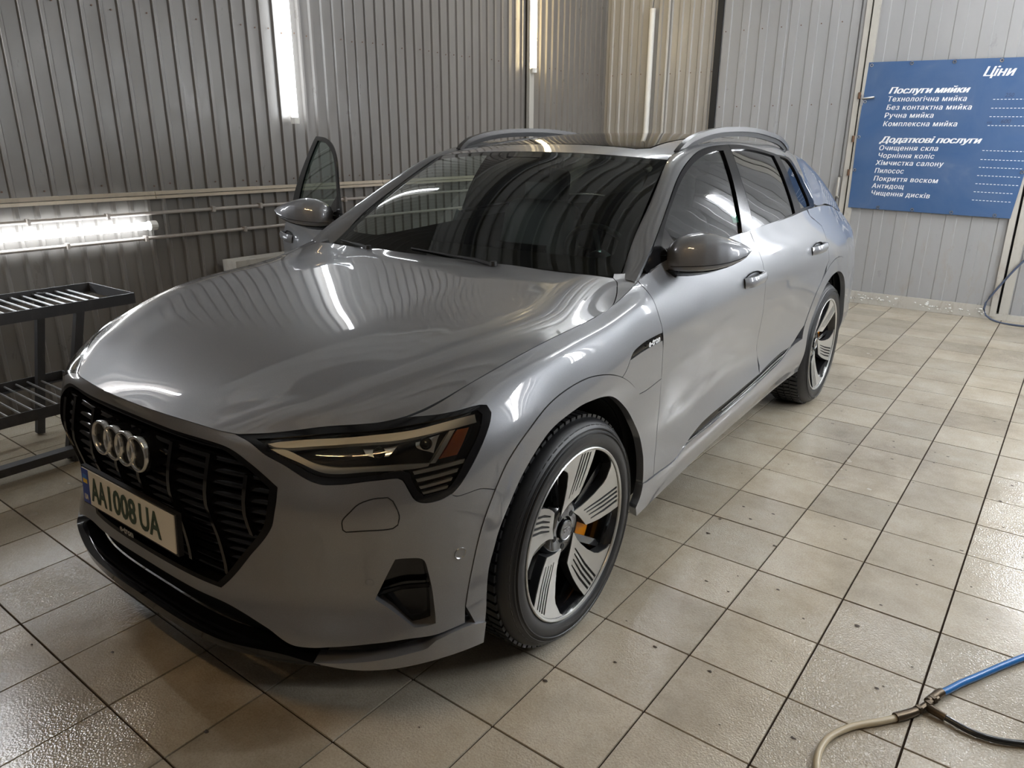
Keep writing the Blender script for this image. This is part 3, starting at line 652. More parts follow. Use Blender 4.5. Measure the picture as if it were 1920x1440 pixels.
for y in (YF-.1,YB+.1):
    for px in (pts[0][0],pts[-1][0]): V.append(tuple(room(px,y,ZC+.06)))
b.add(V,[(i,i+1,n+i+1,n+i) for i in range(n-1)]+[(k,k+2,k+3,k+1)]); b.obj('ceiling_sheet','ceiling',ce)
for xb in (-1.9,-.95,.0,.95,1.9,2.85):
    b=MB(); rbox(b,xb-.05,xb+.05,YF,YB,ZC-.10,ZC+.0); b.obj('purlin','beam',ce)
# door leaf in the back wall, its frame, hinges
dr=empty('door_1'); tag(dr,kind='structure')
sheet('door_sheet','gate',dr,(.135,YB-.035),(1,0),(0,-1),1.40,.06,ZC-.5,.2145,[(0,0),(.03,.0),(.06,.006),(.47,.006),(.50,0),(.97,0)],0)
b=MB(); rbox(b,.095,.155,YB-.075,YB-.02,.03,ZC-.5); b.obj('door_stile','frame',dr)
b=MB(); rbox(b,1.515,1.565,YB-.075,YB-.02,.03,ZC-.5); b.obj('door_stile','frame',dr)
b=MB(); rbox(b,.03,.078,YB-.06,YB+.0,.0,ZC-.3); b.obj('door_frame','frame',dr)
b=MB(); rbox(b,1.585,1.66,YB-.05,YB+.0,.0,ZC-.3); b.obj('door_frame','frame',dr)
b=MB(); rbox(b,-.005,.03,YB-.04,YB+.01,.0,ZC-.3); b.obj('door_frame','gate',dr)
b=MB(); rbox(b,.155,1.515,YB-.06,YB-.025,.05,.12); b.obj('bottom_rail','frame',dr)
h=MB(); rtube(h,[(.0,YB-.03,1.05),(.0,YB-.085,1.07),(.0,YB-.085,1.25),(.0,YB-.03,1.27)],.012); h.obj('door_handle','frame',dr,40)
for z in (1.30,1.62,2.02):
    b=MB(); rtube(b,[(.082,YB-.07,z-.03),(.082,YB-.07,z+.03)],.014,10); b.obj('hinge','rust',dr,40)
b=MB(); rtube(b,[(.115,YB-.078,1.99),(.19,YB-.10,1.995),(.225,YB-.10,2.0)],.011); rbox(b,.10,.125,YB-.085,YB-.07,1.93,2.03); b.obj('door_bolt','satin',dr,40)
# screws along the sheet joints
b=MB()
for k in range(-36,58):
    yy=k0+.1103*k+.1103*.35
    for z in (1.30,2.33):
        if random.random()<.55: b.lathe([(XL-.008,.005),(XL-.003,.005),(XL-.003,.0005)],RM@Matrix.Translation((0,yy,z+random.uniform(-.01,.01))),7)
for k in range(11):
    b.lathe([(0,.006),(.005,.006),(.005,.0005)],RM@Matrix.Translation((XL+.1+k*.124,YB-.001,2.32+random.uniform(-.02,.02)))@Matrix.Rotation(-math.pi/2,4,'Z'),7)
for k in range(8):
    for z in (1.95,2.7): b.lathe([(0,.006),(.005,.006),(.005,.0005)],RM@Matrix.Translation((-1.36+k*.196,YB-.02,z))@Matrix.Rotation(-math.pi/2,4,'Z'),7)
tag(b.obj('wall_screws','rust',wl),kind='stuff')
# duct and pipes on the left wall
def thing(o,l,c,g=None): return tag(o,l,c,g)
b=MB()
for y0,y1 in ((YF,-1.9),(-1.895,.72),(.725,2.72),(2.725,4.7)):
    rbox(b,XL+.013,XL+.045,y0,y1,1.215,1.235); rbox(b,XL+.013,XL+.04,y0,y1,1.24,1.262)
thing(b.obj('cable_duct','rail'),'long beige cable duct running level along the left ribbed wall','duct')
def pipe(z,ys,lab):
    p=MB(); rtube(p,[(XL+.030,YF,z),(XL+.030,4.78,z)],.0115,10); o=p.obj('water_pipe','pipe',None,40); thing(o,lab,'pipe')
    for y in ys:
        q=MB(); rbox(q,XL+.013,XL+.058,y-.008,y+.008,z-.018,z+.018); q.obj('pipe_clip','pipe',o)
pipe(1.125,[-.05,.4,1.12,1.5,2.3],'upper grey pipe along left wall, just below the beige duct')
pipe(.968,[.14,.62,1.35,2.1],'lower grey pipe along left wall, below the level lamp')
for y in np.arange(-.02,5.,.22):
    pass
# lamps
def tube_lamp(name,P0,P1,on,lab,r=.024,mt='led'):
    P0,P1=Vector(P0),Vector(P1); d=(P1-P0).normalized(); e=empty(name,(0,0,0),lab,'lamp')
    b=MB(); rtube(b,[P0,P1],r,14); b.obj('tube',mt if on else 'white_plastic',e,40)
    for a,c in ((P0-d*.045,P0),(P1,P1+d*.045)):
        c_=MB(); rtube(c_,[a,c],r*.92,12,sq=(.024,.022)); c_.obj('end_cap','casing',e)
    return e
tube_lamp('tube_lamp',(XL+.06,-.86,1.05),(XL+.055,.645,1.05),1,'lit white tube lamp lying level between the two pipes of left wall',mt='led_dim')
tube_lamp('tube_lamp',(XL+.055,1.86,1.745),(XL+.055,1.86,3.25),1,'lit white tube lamp standing upright on left wall',mt='led_dim')
lw=tube_lamp('tube_lamp',(XL+.075,4.87,2.30),(XL+.075,4.87,3.75),1,'warm yellow lit tube lamp upright on far left wall','.026' and .026,'led_warm')
b=MB(); rbox(b,XL+.013,XL+.05,4.83,4.91,0,3.8); b.obj('trunking','frame',lw,label='pale flat trunking behind the warm tube')
o=tube_lamp('tube_lamp',(-2.22,YB-.06,.9),(-2.22,YB-.06,2.95),0,'unlit white tube lamp upright on the cream back wall',.032)
b=MB(); rtube(b,[(-2.22,YB-.06,3.0),(-2.21,YB-.06,3.08),(-2.19,YB-.03,3.3),(-2.19,YB-.03,ZC)],.004,6); b.obj('cord','black',o)
b=MB(); rtube(b,[(-2.03,YB-.035,0),(-2.03,YB-.035,ZC-.05)],.016,10); thing(b.obj('drain_pipe','frame',None,40),'thin pale pipe upright on cream wall right of the unlit tube','pipe')
tube_lamp('tube_lamp',(2.45,YB-.06,1.5),(2.45,YB-.06,3.0),1,'lit white tube lamp upright on back wall, right of the door')
tube_lamp('tube_lamp',(.25,YB-.09,3.42),(.25,YB-.09,3.8),1,'short warm tube lamp high above the blue banner',.024,'led_warm')
tube_lamp('tube_lamp',(XL+.055,-.87,1.745),(XL+.055,-.87,3.25),1,'lit white tube lamp upright on left wall, nearest the rack')
for i,(yy,z0) in enumerate([(1.3,1.3),(3.1,1.3),(4.9,1.3)]):
    tube_lamp('tube_lamp',(XR-.055,yy,z0),(XR-.055,yy,z0+1.5),1,['lit white tube lamp upright on right wall, nearest the camera','lit white tube lamp upright on right wall, beside the front door','lit white tube lamp upright on right wall, beside the rear wheel'][i],mt='led_bright')
for i,(xx,y0) in enumerate([(2.4,2.4),(-1.0,3.5),(1.3,4.2)]):  # right and rear tubes are added for illumination; the left one is a room lamp
    tube_lamp('overhead_tube',(xx,y0,ZC-.22),(xx,y0+1.5,ZC-.22),1,['lit tube lamp under the ceiling, right of the bonnet','lit tube lamp under the ceiling, left of the roof','lit tube lamp under the ceiling, over the rear of the car'][i])
tube_lamp('overhead_tube',(.4,-2.6,ZC-.05),(1.9,-2.6,ZC-.05),1,'warm lit tube lamp under the ceiling behind the camera',.02,'fill_amber')  # unseen warm light added to tint the bumper
# price banner
bn=empty('price_banner',(0,0,0),'blue vinyl price banner with white lettering hung on grey door','banner')
c00,c10,c01,c11=(.127,.962),(1.52,.935),(.127,2.315),(1.64,2.285)
def bpt(s,t,o=0.):
    x=(c00[0]*(1-s)+c10[0]*s)*(1-t)+(c01[0]*(1-s)+c11[0]*s)*t; z=(c00[1]*(1-s)+c10[1]*s)*(1-t)+(c01[1]*(1-s)+c11[1]*s)*t
    w=.006*math.exp(-s*9)*math.sin(t*9+s*14)+.007*math.exp(-(1-t)*6)*math.sin(s*16+2)*math.exp(-s*3)+.003*math.sin(7*s+3*t)
    x+=-.010*math.sin(math.pi*t)*math.exp(-s*8)
    return tuple(room(x,YB-.085+w*.9-o,z))
b=MB(); b.grid(lambda s,t:bpt(s,t),60,50); b.grid(lambda s,t:bpt(s,t,-.0015),60,50)
tag(b.obj('vinyl_sheet','banner',bn,60))
for s,t in [(.02,.98),(.25,.985),(.48,.985),(.72,.985),(.98,.985),(.015,.74),(.012,.5),(.012,.27),(.2,.015),(.42,.015),(.66,.015),(.91,.015),(.985,.3)]:
    p=Vector(bpt(s,t,.004)); g=MB(); n=14; V=[];nrm=(Vector(room(0,-1,0))).normalized(); ux=Vector(room(1,0,0)); uz=Vector((0,0,1))
    for r in (.009,.015):
        for q in range(n): V.append(p+ux*r*math.cos(q*6.283/n)+uz*r*math.sin(q*6.283/n))
    V+= [v+nrm*.003 for v in V]
    F=[]
    for q in range(n): w=(q+1)%n; F+=[(2*n+q,2*n+w,3*n+w,3*n+q),(n+q,n+w,3*n+w,3*n+q),(q,w,2*n+w,2*n+q)]
    g.add(V,F); g.obj('eyelet','satin',bn)
RR=room(1,0,0)
RI=Matrix.Rotation(-RA,4,'Z')
def drape(o):
    """lay the print on the wavy vinyl"""
    for v in o.data.vertices:
        q=RI@v.co; t=(q.z-.955)/1.35; s=(q.x-.127)/(1.393+.12*t)
        w=.006*math.exp(-s*9)*math.sin(t*9+s*14)+.007*math.exp(-(1-t)*6)*math.sin(s*16+2)*math.exp(-s*3)+.003*math.sin(7*s+3*t)
        q.y=YB-.085+w*.9-.0022+(q.y-YB+.0945); v.co=RM@q
TX=[('Ціни',1.086,2.15,1.338,2.144,1,.088),('Послуги мийки',.339,2.029,1.016,2.018,1,.062),('Технологічна мийка',.339,1.959,1.001,1.946,0,.056),('Без контактна мийка',.339,1.885,1.053,1.873,0,.056),('Ручна мийка',.332,1.813,.758,1.807,0,.056),('Комплексна мийка',.332,1.737,.963,1.73,0,.056),('Додаткові послуги',.328,1.587,1.183,1.582,1,.062),('Очищення скла',.329,1.516,.844,1.514,0,.056),('Чорніння коліс',.329,1.446,.824,1.444,0,.056),('Хімчистка салону',.321,1.378,.912,1.376,0,.056),('Пилосос',.321,1.304,.585,1.303,0,.056),('Покриття воском',.322,1.230,.891,1.224,0,.056),('Антидощ',.318,1.160,.607,1.160,0,.056),('Чищення дисків',.317,1.092,.844,1.083,0,.056)]
for t,x0,z0,x1,z1,bold,sz in TX:
    up=(0,0,1); ri=Vector(room(x1-x0,0,z1-z0))
    o=text_obj('lettering',t,sz*(1.25 if bold else 1.12),'disc_white',bn,room(x0,YB-.0945,z0),ri,up,shear=.35 if bold else .18,extr=.0008,fat=.0034 if bold else .0013,space=1. if bold else 1.12)
    xs=[(v.co-room(x0,YB-.0945,z0)).dot(ri.normalized()) for v in o.data.vertices]; k=(x1-x0)/max(xs); org=room(x0,YB-.0945,z0); rn=ri.normalized()
    for v in o.data.vertices: w=(v.co-org).dot(rn); v.co+=rn*w*(k-1)
    drape(o)
for z in (1.955,1.882,1.811,1.736,1.522,1.444,1.376,1.304,1.232,1.160,1.086):
    b=MB(); x=1.195+(z-1.086)*.012; e=1.50+(z-1.08)*.09
    while x<e: rbox(b,x,x+.017,YB-.097,YB-.0945,z-.003-(x-1.19)*.02,z+.002-(x-1.19)*.02); x+=.0285
    drape(b.obj('dashed_line','disc_white',bn))
for t,x,z,s in (('250',1.288,1.972,.045),('600',1.294,1.752,.05),('від',1.19,1.752,.028)):
    o=text_obj('handwriting',t,s,'scribble',bn,room(x,YB-.0955,z),RR,(0,0,1),shear=.2,extr=.0004); drape(o)
# rack on the left
rk=empty('slatted_rack',(0,0,0),'dark steel rack with two slatted trays beside the car front','rack')
x0,x1,ya,yb=-2.40,-1.90,-1.25,.10
def tray(z,x0,x1,ya,yb,nm,dy=.056):
    b=MB()
    for (a,c) in (((x0,ya),(x0,yb)),((x1,ya),(x1,yb))):
        sx=.004; b.box((a[0]-sx,a[1],z-.055),(a[0]+sx,c[1],z)); b.box((a[0]-(0 if a[0]==x0 else .03),a[1],z-.055),(a[0]+(.03 if a[0]==x0 else 0),c[1],z-.05))
    b.box((x0,yb-.004,z-.055),(x1,yb+.004,z)); b.box((x0,ya-.004,z-.055),(x1,ya+.004,z)); b.obj(nm,'dark_metal',rk)
    y=yb-.13
    while y>ya:
        r=MB(); r.tube([(x0,y,z-.022),(x1,y-.01,z-.022)],.0055,6); r.obj('rod','rod',rk,40); y-=dy
tray(.805,x0,x1,ya,yb,'top_tray')
tray(.33,-2.42,-1.84,-1.3,-.12,'lower_tray')
for (xa,yy,xb,y2) in ((-1.92,-.17,-1.90,-.36),(-2.38,-.17,-2.40,-.3),(-1.92,-1.1,-1.90,-1.15),(-2.38,-1.1,-2.40,-1.15)):
    b=MB(); b.tube([(xa,yy,.79),(xb,y2,.01)],.01,4,sq=(.019,.019)); b.obj('leg','dark_metal',rk)
for y in (-.42,):
    b=MB(); b.box((-1.88,-1.3,.045),(-1.82,-.30,.085)); b.box((-1.88,-1.3,0),(-1.85,-1.27,.045)); b.box((-1.88,-.36,0),(-1.85,-.33,.045)); b.obj('skid_beam','dark_metal',rk)
# box behind the bonnet
b=MB(); b.box((-2.74,1.17,0),(-2.58,1.70,.775)); o=b.obj('storage_box','frame'); M_=MB()
tag(o,'pale worn box by the left wall, peeking over the bonnet','box')
# hoses
def hose(P,r,mt,par,nm='hose',k=40): b=MB(); b.tube([tuple(p) for p in curve(P,k)],r,10); return b.obj(nm,mt,par,50)
wh=empty('branched_hose',(0,0,0),'beige, blue and black hoses joined at a dark T fitting','hose')
hose([(1.90,.215,.011),(1.856,.161,.011),(1.817,.118,.011),(1.788,.073,.011),(1.767,.027,.011),(1.758,-.023,.011),(1.759,-.064,.011),(1.775,-.13,.011),(1.82,-.25,.011),(1.95,-.40,.011)],.0095,'hose_beige',wh,'beige_hose')
hose([(1.985,.39,.016),(2.007,.43,.016),(2.033,.485,.015),(2.06,.535,.013),(2.088,.587,.012),(2.146,.69,.012),(2.25,.86,.012),(2.45,1.1,.012),(2.9,1.3,.012)],.0105,'hose_blue',wh,'blue_hose')
hose([(2.008,.302,.014),(2.02,.300,.013),(2.054,.290,.012),(2.085,.286,.011),(2.114,.287,.011),(2.17,.306,.011),(2.26,.36,.011),(2.5,.5,.011),(2.8,.6,.011)],.009,'hose_black',wh,'black_hose')
b=MB(); b.tube([(1.90,.215,.013),(1.925,.248,.014),(1.95,.285,.016)],[.0135,.0135,.011],10); b.tube([(1.95,.285,.016),(1.968,.33,.018),(1.985,.37,.017)],.010,8); b.tube([(1.965,.335,.018),(1.985,.39,.017),(1.992,.405,.016)],[.012,.0135,.0135],10); b.tube([(1.958,.318,.018),(1.978,.308,.017),(2.015,.300,.014)],[.009,.013,.0125],10)
for p in ((1.945,.279,.016),(1.972,.345,.018),(1.966,.314,.018)): b.tube([(p[0],p[1],p[2]),(p[0]+.006,p[1]+.01,p[2])],.0145,6)
b.obj('tee_fitting','brass',wh,40)
th=MB(); th.tube([tuple(room(*p)) for p in curve([(2.3,YB-.08,1.1),(1.86,YB-.09,.76),(1.693,YB-.09,.572),(1.596,YB-.09,.41),(1.54,YB-.09,.304),(1.491,YB-.10,.208),(1.466,YB-.12,.126),(1.489,YB-.13,.05),(1.56,YB-.16,.012),(1.75,YB-.25,.01),(2.3,YB-.3,.01),(2.9,YB-.2,.01)],50)],.009,8)
tag(th.obj('thin_hose','hose_grey',None,50),'thin blue-grey hose looping down the right end of the back wall','hose')
# foam and splashes on the channel at the foot of the back wall
b=MB()
for i in range(70):
    x=random.choice([random.uniform(.2,.75),random.uniform(.85,1.5)]); z=random.uniform(.02,.10); r=random.uniform(.004,.012)
    if random.random()<.5: z=random.uniform(.055,.062)
    n=6; c=Vector(room(x,YB-.062-random.random()*.003,z)); V=[c+Vector((0,-.006,0))]+[c+Vector((r*random.uniform(.7,1.6)*math.cos(q*1.047),0,r*random.uniform(.5,1.2)*math.sin(q*1.047))) for q in range(n)]
    b.add(V,[(0,1+q,1+(q+1)%n) for q in range(n)])
tag(b.obj('foam_splashes','foam'),'white foam splashes at the foot of the grey door','foam',kind='stuff')
# ================= CAR =================
car=empty('car',(0,1.4,0),'silver-grey electric SUV with black grille parked on the tiles','car')
CB=Matrix.Translation((0,-1.4,0))
def P(name): return bpy.data.objects[name]
def reparent_root():
    for o in list(COL.objects):
        if o.parent==car: o.matrix_parent_inverse=CB
H=B; vt=BODY.ve
H['headlight']=[(u,vt-.0006) if i<5 else (u,v) for i,(u,v) in enumerate(H['headlight'])]; hl=H['headlight']; ao=H['arch_out_f']; ai=H['arch_in_f']
def uvyz(pts): return BODY.find(pts,[1,2])
def circ(r,a0,a1,n,cy=2.928,cz=.378,ry=1.): return [(cy+r*ry*math.cos(math.radians(a0+(a1-a0)*i/n)),cz+r*math.sin(math.radians(a0+(a1-a0)*i/n))) for i in range(n+1)]
ro=uvyz([(y,z) for y,z in circ(.548,196,-12,26)]); ri=uvyz([(y,z) for y,z in circ(.458,200,-14,26)])
def side(name): return 'left_'+name
# --- front bumper
g=H['grille']; bl=H['bumper_low']; bf=H['bumper_fender']
seam_f=[ao[5],ao[4],ao[3],ao[2],ao[1],ao[0]]
out=[(0,vt),(.22,vt),(hl[0][0],vt),hl[0]]+hl[:12:-1]+bf[1:4]+seam_f+bl[::-1]+[(.25,bl[0][1]+.004),(0,bl[0][1]+.006)]+[(0,g[-1][1]-.004),(.25,g[-1][1]-.002)]+g[::-1]+[(.2,g[0][1]+.006),(0,g[0][1]+.008)]
bump=panel('front_bumper',BODY,out,car,'paint',holes=[H['fog']],side='B',hflange=.055,inset=.0008)
# washer flap, sensors
def line_on(S,pts,name,m,par,r=.0016,off=.0006,closed=False,sides='LR',n=6,lab=None):
    q=smooth_poly(pts,closed,40,.012)
    if closed: q=np.concatenate([q,q[:1]])
    p=S(q[:,0],q[:,1])+S.normal(q[:,0],q[:,1])*S.sign*off
    b=MB()
    for s in sides: b.tube([tuple(v*[1 if s=='L' else -1,1,1]) for v in p],r,n)
    return b.obj(name,m,par,50)
[line_on(BODY,H['washer'],'washer_flap_seam','void',bump,.0017,-.0004,True,s_) for s_ in 'LR']
for k in ('sensor_a','sensor_b'):
    for s in (1,-1):
        u,v=H[k][0]; p=BODY(u,v)[0]; n=BODY.normal(u,v)[0]; p=Vector(p*[s,1,1]);n=Vector(n*[s,1,1]); q=n.to_track_quat('X','Z').to_matrix().to_4x4(); mx=Matrix.Translation(p)@q
        b=MB(); b.lathe([(.0005,.001),(.0012,.009),(.0005,.0105),(-.004,.0105)] if k=='sensor_a' else [(-.001,.001),(-.001,.008),(-.004,.0095),(.001,.0155),(.0025,.0165),(-.004,.018)],mx,20)
        b.obj('parking_sensor','paint' if k=='sensor_a' else 'satin',bump,30)
for s in 'LR':
    fp=panel('bumper_duct',BODY,H['fog'],bump,'gloss_black',off=-.05,flange=0,side=s,inset=-.02)
    f=H['fog']; line_on(BODY,[f[-1],(f[5][0]*.5+f[-1][0]*.5,f[5][1]*.5+f[-1][1]*.5+.01),f[5]],'duct_fin','gloss_black',bump,.007,-.03,False,s)
# --- black lip and lower blade
bt=H['blade_top']; bw=H['blade_low']
lip=panel('splitter_lip',BODY,[(0,.0005),(.2,.003),(.4,.020),(.55,.043),(bw[0][0]+.02,bw[0][1]-.004),bt[0],(bt[0][0]-.10,bt[0][1]+.012),(.35,.058),(0,.062)],car,'gloss_black',side='B',flange=.07,off=.011,d=.03)
panel('lip_step',BODY,[(0,.068),(.36,.066),(.52,.05),(.52,.075),(.36,.09),(0,.092)],lip,'gloss_black',side='B',flange=.03,off=-.012,d=.03)
for s in 'LR': panel('bumper_blade',BODY,bt+[ai[0]]+[(ai[0][0],bw[-1][1])]+bw[::-1][1:],car,'paint',side=s,off=.010,flange=.05,ang=50)
# --- headlights
hi=H['headlight_inner']
for s in 'LR':
    h=panel('headlight',BODY,hl,car,'gloss_black',holes=[hi],side=s,off=.0008,flange=.05,label='long headlight with clear lens in gloss black surround')
    panel('reflector_bowl',BODY,hi,h,'void',off=-.060,flange=0,side=s)
    panel('lens',BODY,hi,h,'lens',off=-.003,flange=0,side=s,inset=-.002)
    panel('light_guide',BODY,H['drl_top'],h,'guide',off=-.010,flange=.012,side=s,ang=70,label='pale upper light strip')
    panel('light_guide',BODY,H['drl_low'],h,'guide',off=-.012,flange=.012,side=s,ang=70,label='pale lower light strip')
    panel('light_guide',BODY,H['drl_side'],h,'guide',off=-.012,flange=.02,side=s,ang=20)
    panel('amber_reflector',BODY,H['amber'],h,'amber',off=-.016,flange=.012,side=s,ang=20,label='orange side reflector')
    for k in ('module_a','module_b'):
        panel('lamp_module',BODY,H[k],h,'chrome',off=-.028,flange=.03,side=s,ang=50)
        q=np.mean(H[k],0); p=BODY(*q)[0]; n=BODY.normal(*q)[0]; sg=1 if s=='L' else -1
        c=Vector((p-n*.022)*[sg,1,1]); b=MB(); mx=Matrix.Translation(c)@Vector(n*[sg,1,1]).to_track_quat('X','Z').to_matrix().to_4x4()
        b.lathe([(.012,.001),(.010,.008),(.004,.014),(-.004,.016)],mx,18); b.obj('projector','wheel_black',h,60)
    for i in range(4): panel('fin',BODY,H['fin%d'%i],h,'guide',off=-.004,flange=.010,side=s,ang=20,inset=0)
# --- fenders
st=hl[4:14]
hc=H['hood_corner']
ub=H['gap_fd'][0][0]
bd=H['badge']
for s in 'LR':
    up=[(st[0][0],vt-.0005)]+[(u,vt) for u in np.linspace(st[0][0]+.06,ub-.03,12)]+[(ub-.018,vt)]+[H['gap_fd'][0],H['gap_fd'][1],H['gap_fd'][2],bd[4],bd[3],bd[2],bd[1],bd[0]]+H['flap_gap']+ao[15:4:-1][1:]+bf[:4][::-1]+st[::-1]
    up=[p for i,p in enumerate(up) if i==0 or np.hypot(p[0]-up[i-1][0],p[1]-up[i-1][1])>.004]
    fe=panel('front_fender',BODY,up,car,'paint',side=s)
    panel('fender_corner',HOOD,[(HOOD.find([(.876,.17)],[0,1])[0][0],HOOD.ve)]+H['hood_corner'][:6]+[HOOD.find([(.765,.50)],[0,1])[0]]+H['pillar_seam'][:3]+[HOOD.find([(.868,.575)],[0,1])[0]],fe,'paint',side=s,ang=45,inset=.001)
    ch=panel('charge_flap',BODY,[bd[5],bd[6],bd[7]]+H['flap_gap'][0:]+[ao[16],ao[17]]+H['flap_low'][1:]+[H['gap_fd'][4],H['gap_fd'][3]],car,'paint',side=s,ang=30)
    panel('fender_lower',BODY,[H['flap_low'][2],H['gap_fd'][5],H['gap_fd'][6],H['gap_fd'][7],H['gap_fd'][8],H['sill_top'][0]]+ao[::-1][1:7]+H['flap_low'][:2],fe,'paint',side=s,ang=40)
    bg=panel('fender_badge',BODY,bd,car,'gloss_black',off=-.004,flange=.006,side=s,ang=60,label='small black badge strip with e-tron lettering')
    sg=1 if s=='L' else -1
    p0=BODY(*bd[6])[0];p1=BODY(*bd[5])[0]; r_=(Vector(p1-p0)) if s=='L' else Vector((p0-p1)*[-1,1,1]); org=Vector((p0*.93+p1*.07)*[1,1,1])+Vector((.0035,0,.004)) if s=='L' else Vector((p1*.93+p0*.07)*[-1,1,1])+Vector((-.0035,0,.004))
    text_obj('badge_lettering','e-tron',.034,'disc_white',bg,org,r_,Vector((0,0,1))-r_.normalized()*r_.normalized().z,extr=.0006,weight=.0008,xs=1.0)
# --- hood
hr=H['hood_rear']
hood_out=[(0,0),(0,HOOD.ve*.5),(0,HOOD.ve)]
ue=HOOD.find([(.884,.20)],[0,1])[0][0]
hood_out=[(0,0),(0,HOOD.ve*.5),(0,HOOD.ve)]+[(u,HOOD.ve) for u in np.linspace(.08,ue-.05,14)]+H['hood_corner'][0:]+H['hood_rear'][::-1][1:]+[(H['hood_rear'][0][0]-.004,0)]
panel('hood',HOOD,hood_out,car,'paint',side='B',zero='v',d=.02,inset=.0022,flange=.016)
# cowl and wipers
cu=H['hood_rear'][0][0]; 
panel('wiper_cowl',HOOD,[(cu-.10,0),(cu-.08,HOOD.ve*.6),(cu-.12,HOOD.ve*.93),(HOOD.ue*.99,HOOD.ve*.9),(HOOD.ue*.99,0)],car,'black',side='B',zero='v',off=-.030,flange=0)
for s,(a,b2,c2) in ((1,((.30,.40,1.13),(.10,.428,1.142),(-.18,.452,1.149))),(1,((-.42,.43,1.128),(-.55,.462,1.138),(-.68,.50,1.139)))):
    w=MB(); w.tube([a,tuple((np.array(a)+np.array(b2))/2+[0,-.004,.006]),b2],[.010,.007,.006],8); w.tube([b2,c2],.004,6); o=w.obj('wiper','black',car,40)
    b=MB(); b.lathe([(.018,.001),(.016,.012),(0,.016)],Matrix.Translation(a)@Matrix.Rotation(-math.pi/2,4,'Y'),14); b.obj('wiper_nut','black',o,40)
# --- windscreen
e1,e2=WS.ue,WS.ve
panel('windscreen_border',WS,[(0,.001),(e1,.001),(e1,e2),(0,e2)],car,'gloss_black',holes=[] if 0 else [],side='B',off=-.004,flange=0) if 0 else None
def ring(name,S,inner,par,m,off,fl=0):
    o=[(0,.002),(S.ue*.5,.002),(S.ue-.002,.002),(S.ue-.002,S.ve-.002),(S.ue*.5,S.ve-.002),(0,S.ve-.002)]+inner
    return panel(name,S,o,par,m,side='B',off=off,flange=fl)
inner=[(0,e2-.045),(.10,e2-.045),(.10,e2-.10),(.13,e2-.10),(.16,e2-.035),(e1-.075,e2-.040),(e1-.05,e2-.07),(e1-.050,.12),(e1-.09,.095),(e1*.5,.085),(0,.085)]
ws=panel('windscreen',WS,[(0,.002),(e1*.5,.002),(e1-.002,.002),(e1-.002,e2-.002),(e1*.5,e2-.002),(0,e2-.002)],car,'glass',side='B',flange=0,d=.03)
ring('black_border',WS,inner,ws,'black',-.004)
# --- side frames
for s in 'LR':
    sf=panel('side_frame',SF,[(0,.001),(SF.ue*.25,.001),(SF.ue*.5,.001),(SF.ue*.75,.001),(SF.ue,.001),(SF.ue,SF.ve*.5),(SF.ue,SF.ve),(SF.ue*.75,SF.ve),(SF.ue*.5,SF.ve),(SF.ue*.25,SF.ve),(0,SF.ve),(0,SF.ve*.5)],car,'paint',side=s,d=.018)
# --- roof
re_=ROOF.ue; rv=ROOF.ve
gu0,gu1=.14,1.75
rf=panel('roof',ROOF,[(0,0),(0,rv*.5),(0,rv)]+[(re_*k/8,rv) for k in range(1,9)]+[(re_,rv*.5),(re_,0)]+[(gu1,0),(gu1,rv*.72),(gu1-.05,rv*.8),(gu0+.05,rv*.8),(gu0,rv*.72),(gu0,0)],car,'paint',side='B',zero='v',d=.03)
panel('roof_glass',ROOF,[(gu0+.004,0),(gu0+.004,rv*.715),(gu0+.052,rv*.79),(gu1-.052,rv*.79),(gu1-.004,rv*.715),(gu1-.004,0)],car,'roof_glass',side='B',zero='v',d=.03,off=.001,label='black panoramic roof glass')
for s in (1,-1):
    b=MB(); pts=curve([(.618,1.285,1.535),(.624,1.345,1.572),(.628,1.45,1.603),(.630,1.62,1.628),(.630,1.9,1.642),(.628,2.2,1.640),(.624,2.5,1.618),(.618,2.72,1.585),(.612,2.84,1.545)],36)
    b.tube([tuple(p*[s,1,1]) for p in pts],.01,4,True,(.013,.011)); rr_=b.obj('roof_rail','rail_grey',car,40,label='raised roof rail')
    b=MB(); b.tube([tuple((p-[0,0,.020])*[s,1,1]) for p in pts[1:-1]],.01,4,True,(.006,.014)); b.obj('rail_base','black',rr_,40)
# --- side glass and trims
gf,gr,gq=H['glass_f'],H['glass_r'],H['glass_q']
dl=H['dlo_out']; be=H['belt_out']
def glass_set(par,s,which):
    if which=='F':
        panel('window_glass',GL,gf,par,'glass_side',off=-.006,flange=0,side=s,inset=-.003,label='greenish front side window')
    else:
        panel('window_glass',GL,gr,par,'privacy',off=-.004,flange=0,side=s,inset=-.003,label='dark tinted rear side window')
lastb=H['gap_b'][0]
# split of the outer trim at the B pillar: front part belongs to the front door, rear part to the rear door
pb=H['pillar_b']; midtop=(pb[2][0],max(d_[1] for d_ in dl)); midlow=(pb[5][0]+.012,be[3][1])
fr_out=[be[-1]]+dl[0:7]+[(pb[2][0]-.004,dl[7][1])]+[pb[2],pb[3],pb[4],pb[5],(pb[5][0]+.004,be[3][1])]+be[4:7]
re_out=[(pb[2][0],dl[7][1])]+dl[8:18]+be[1:4]+[(pb[5][0]+.006,be[3][1]),pb[5],pb[4],pb[3],pb[2]]
def dedupe(p,t=.006):
    o=[]
    for q in p:
        if not o or np.hypot(q[0]-o[-1][0],q[1]-o[-1][1])>t: o.append(q)
    if np.hypot(o[0][0]-o[-1][0],o[0][1]-o[-1][1])<t:o.pop()
    return o
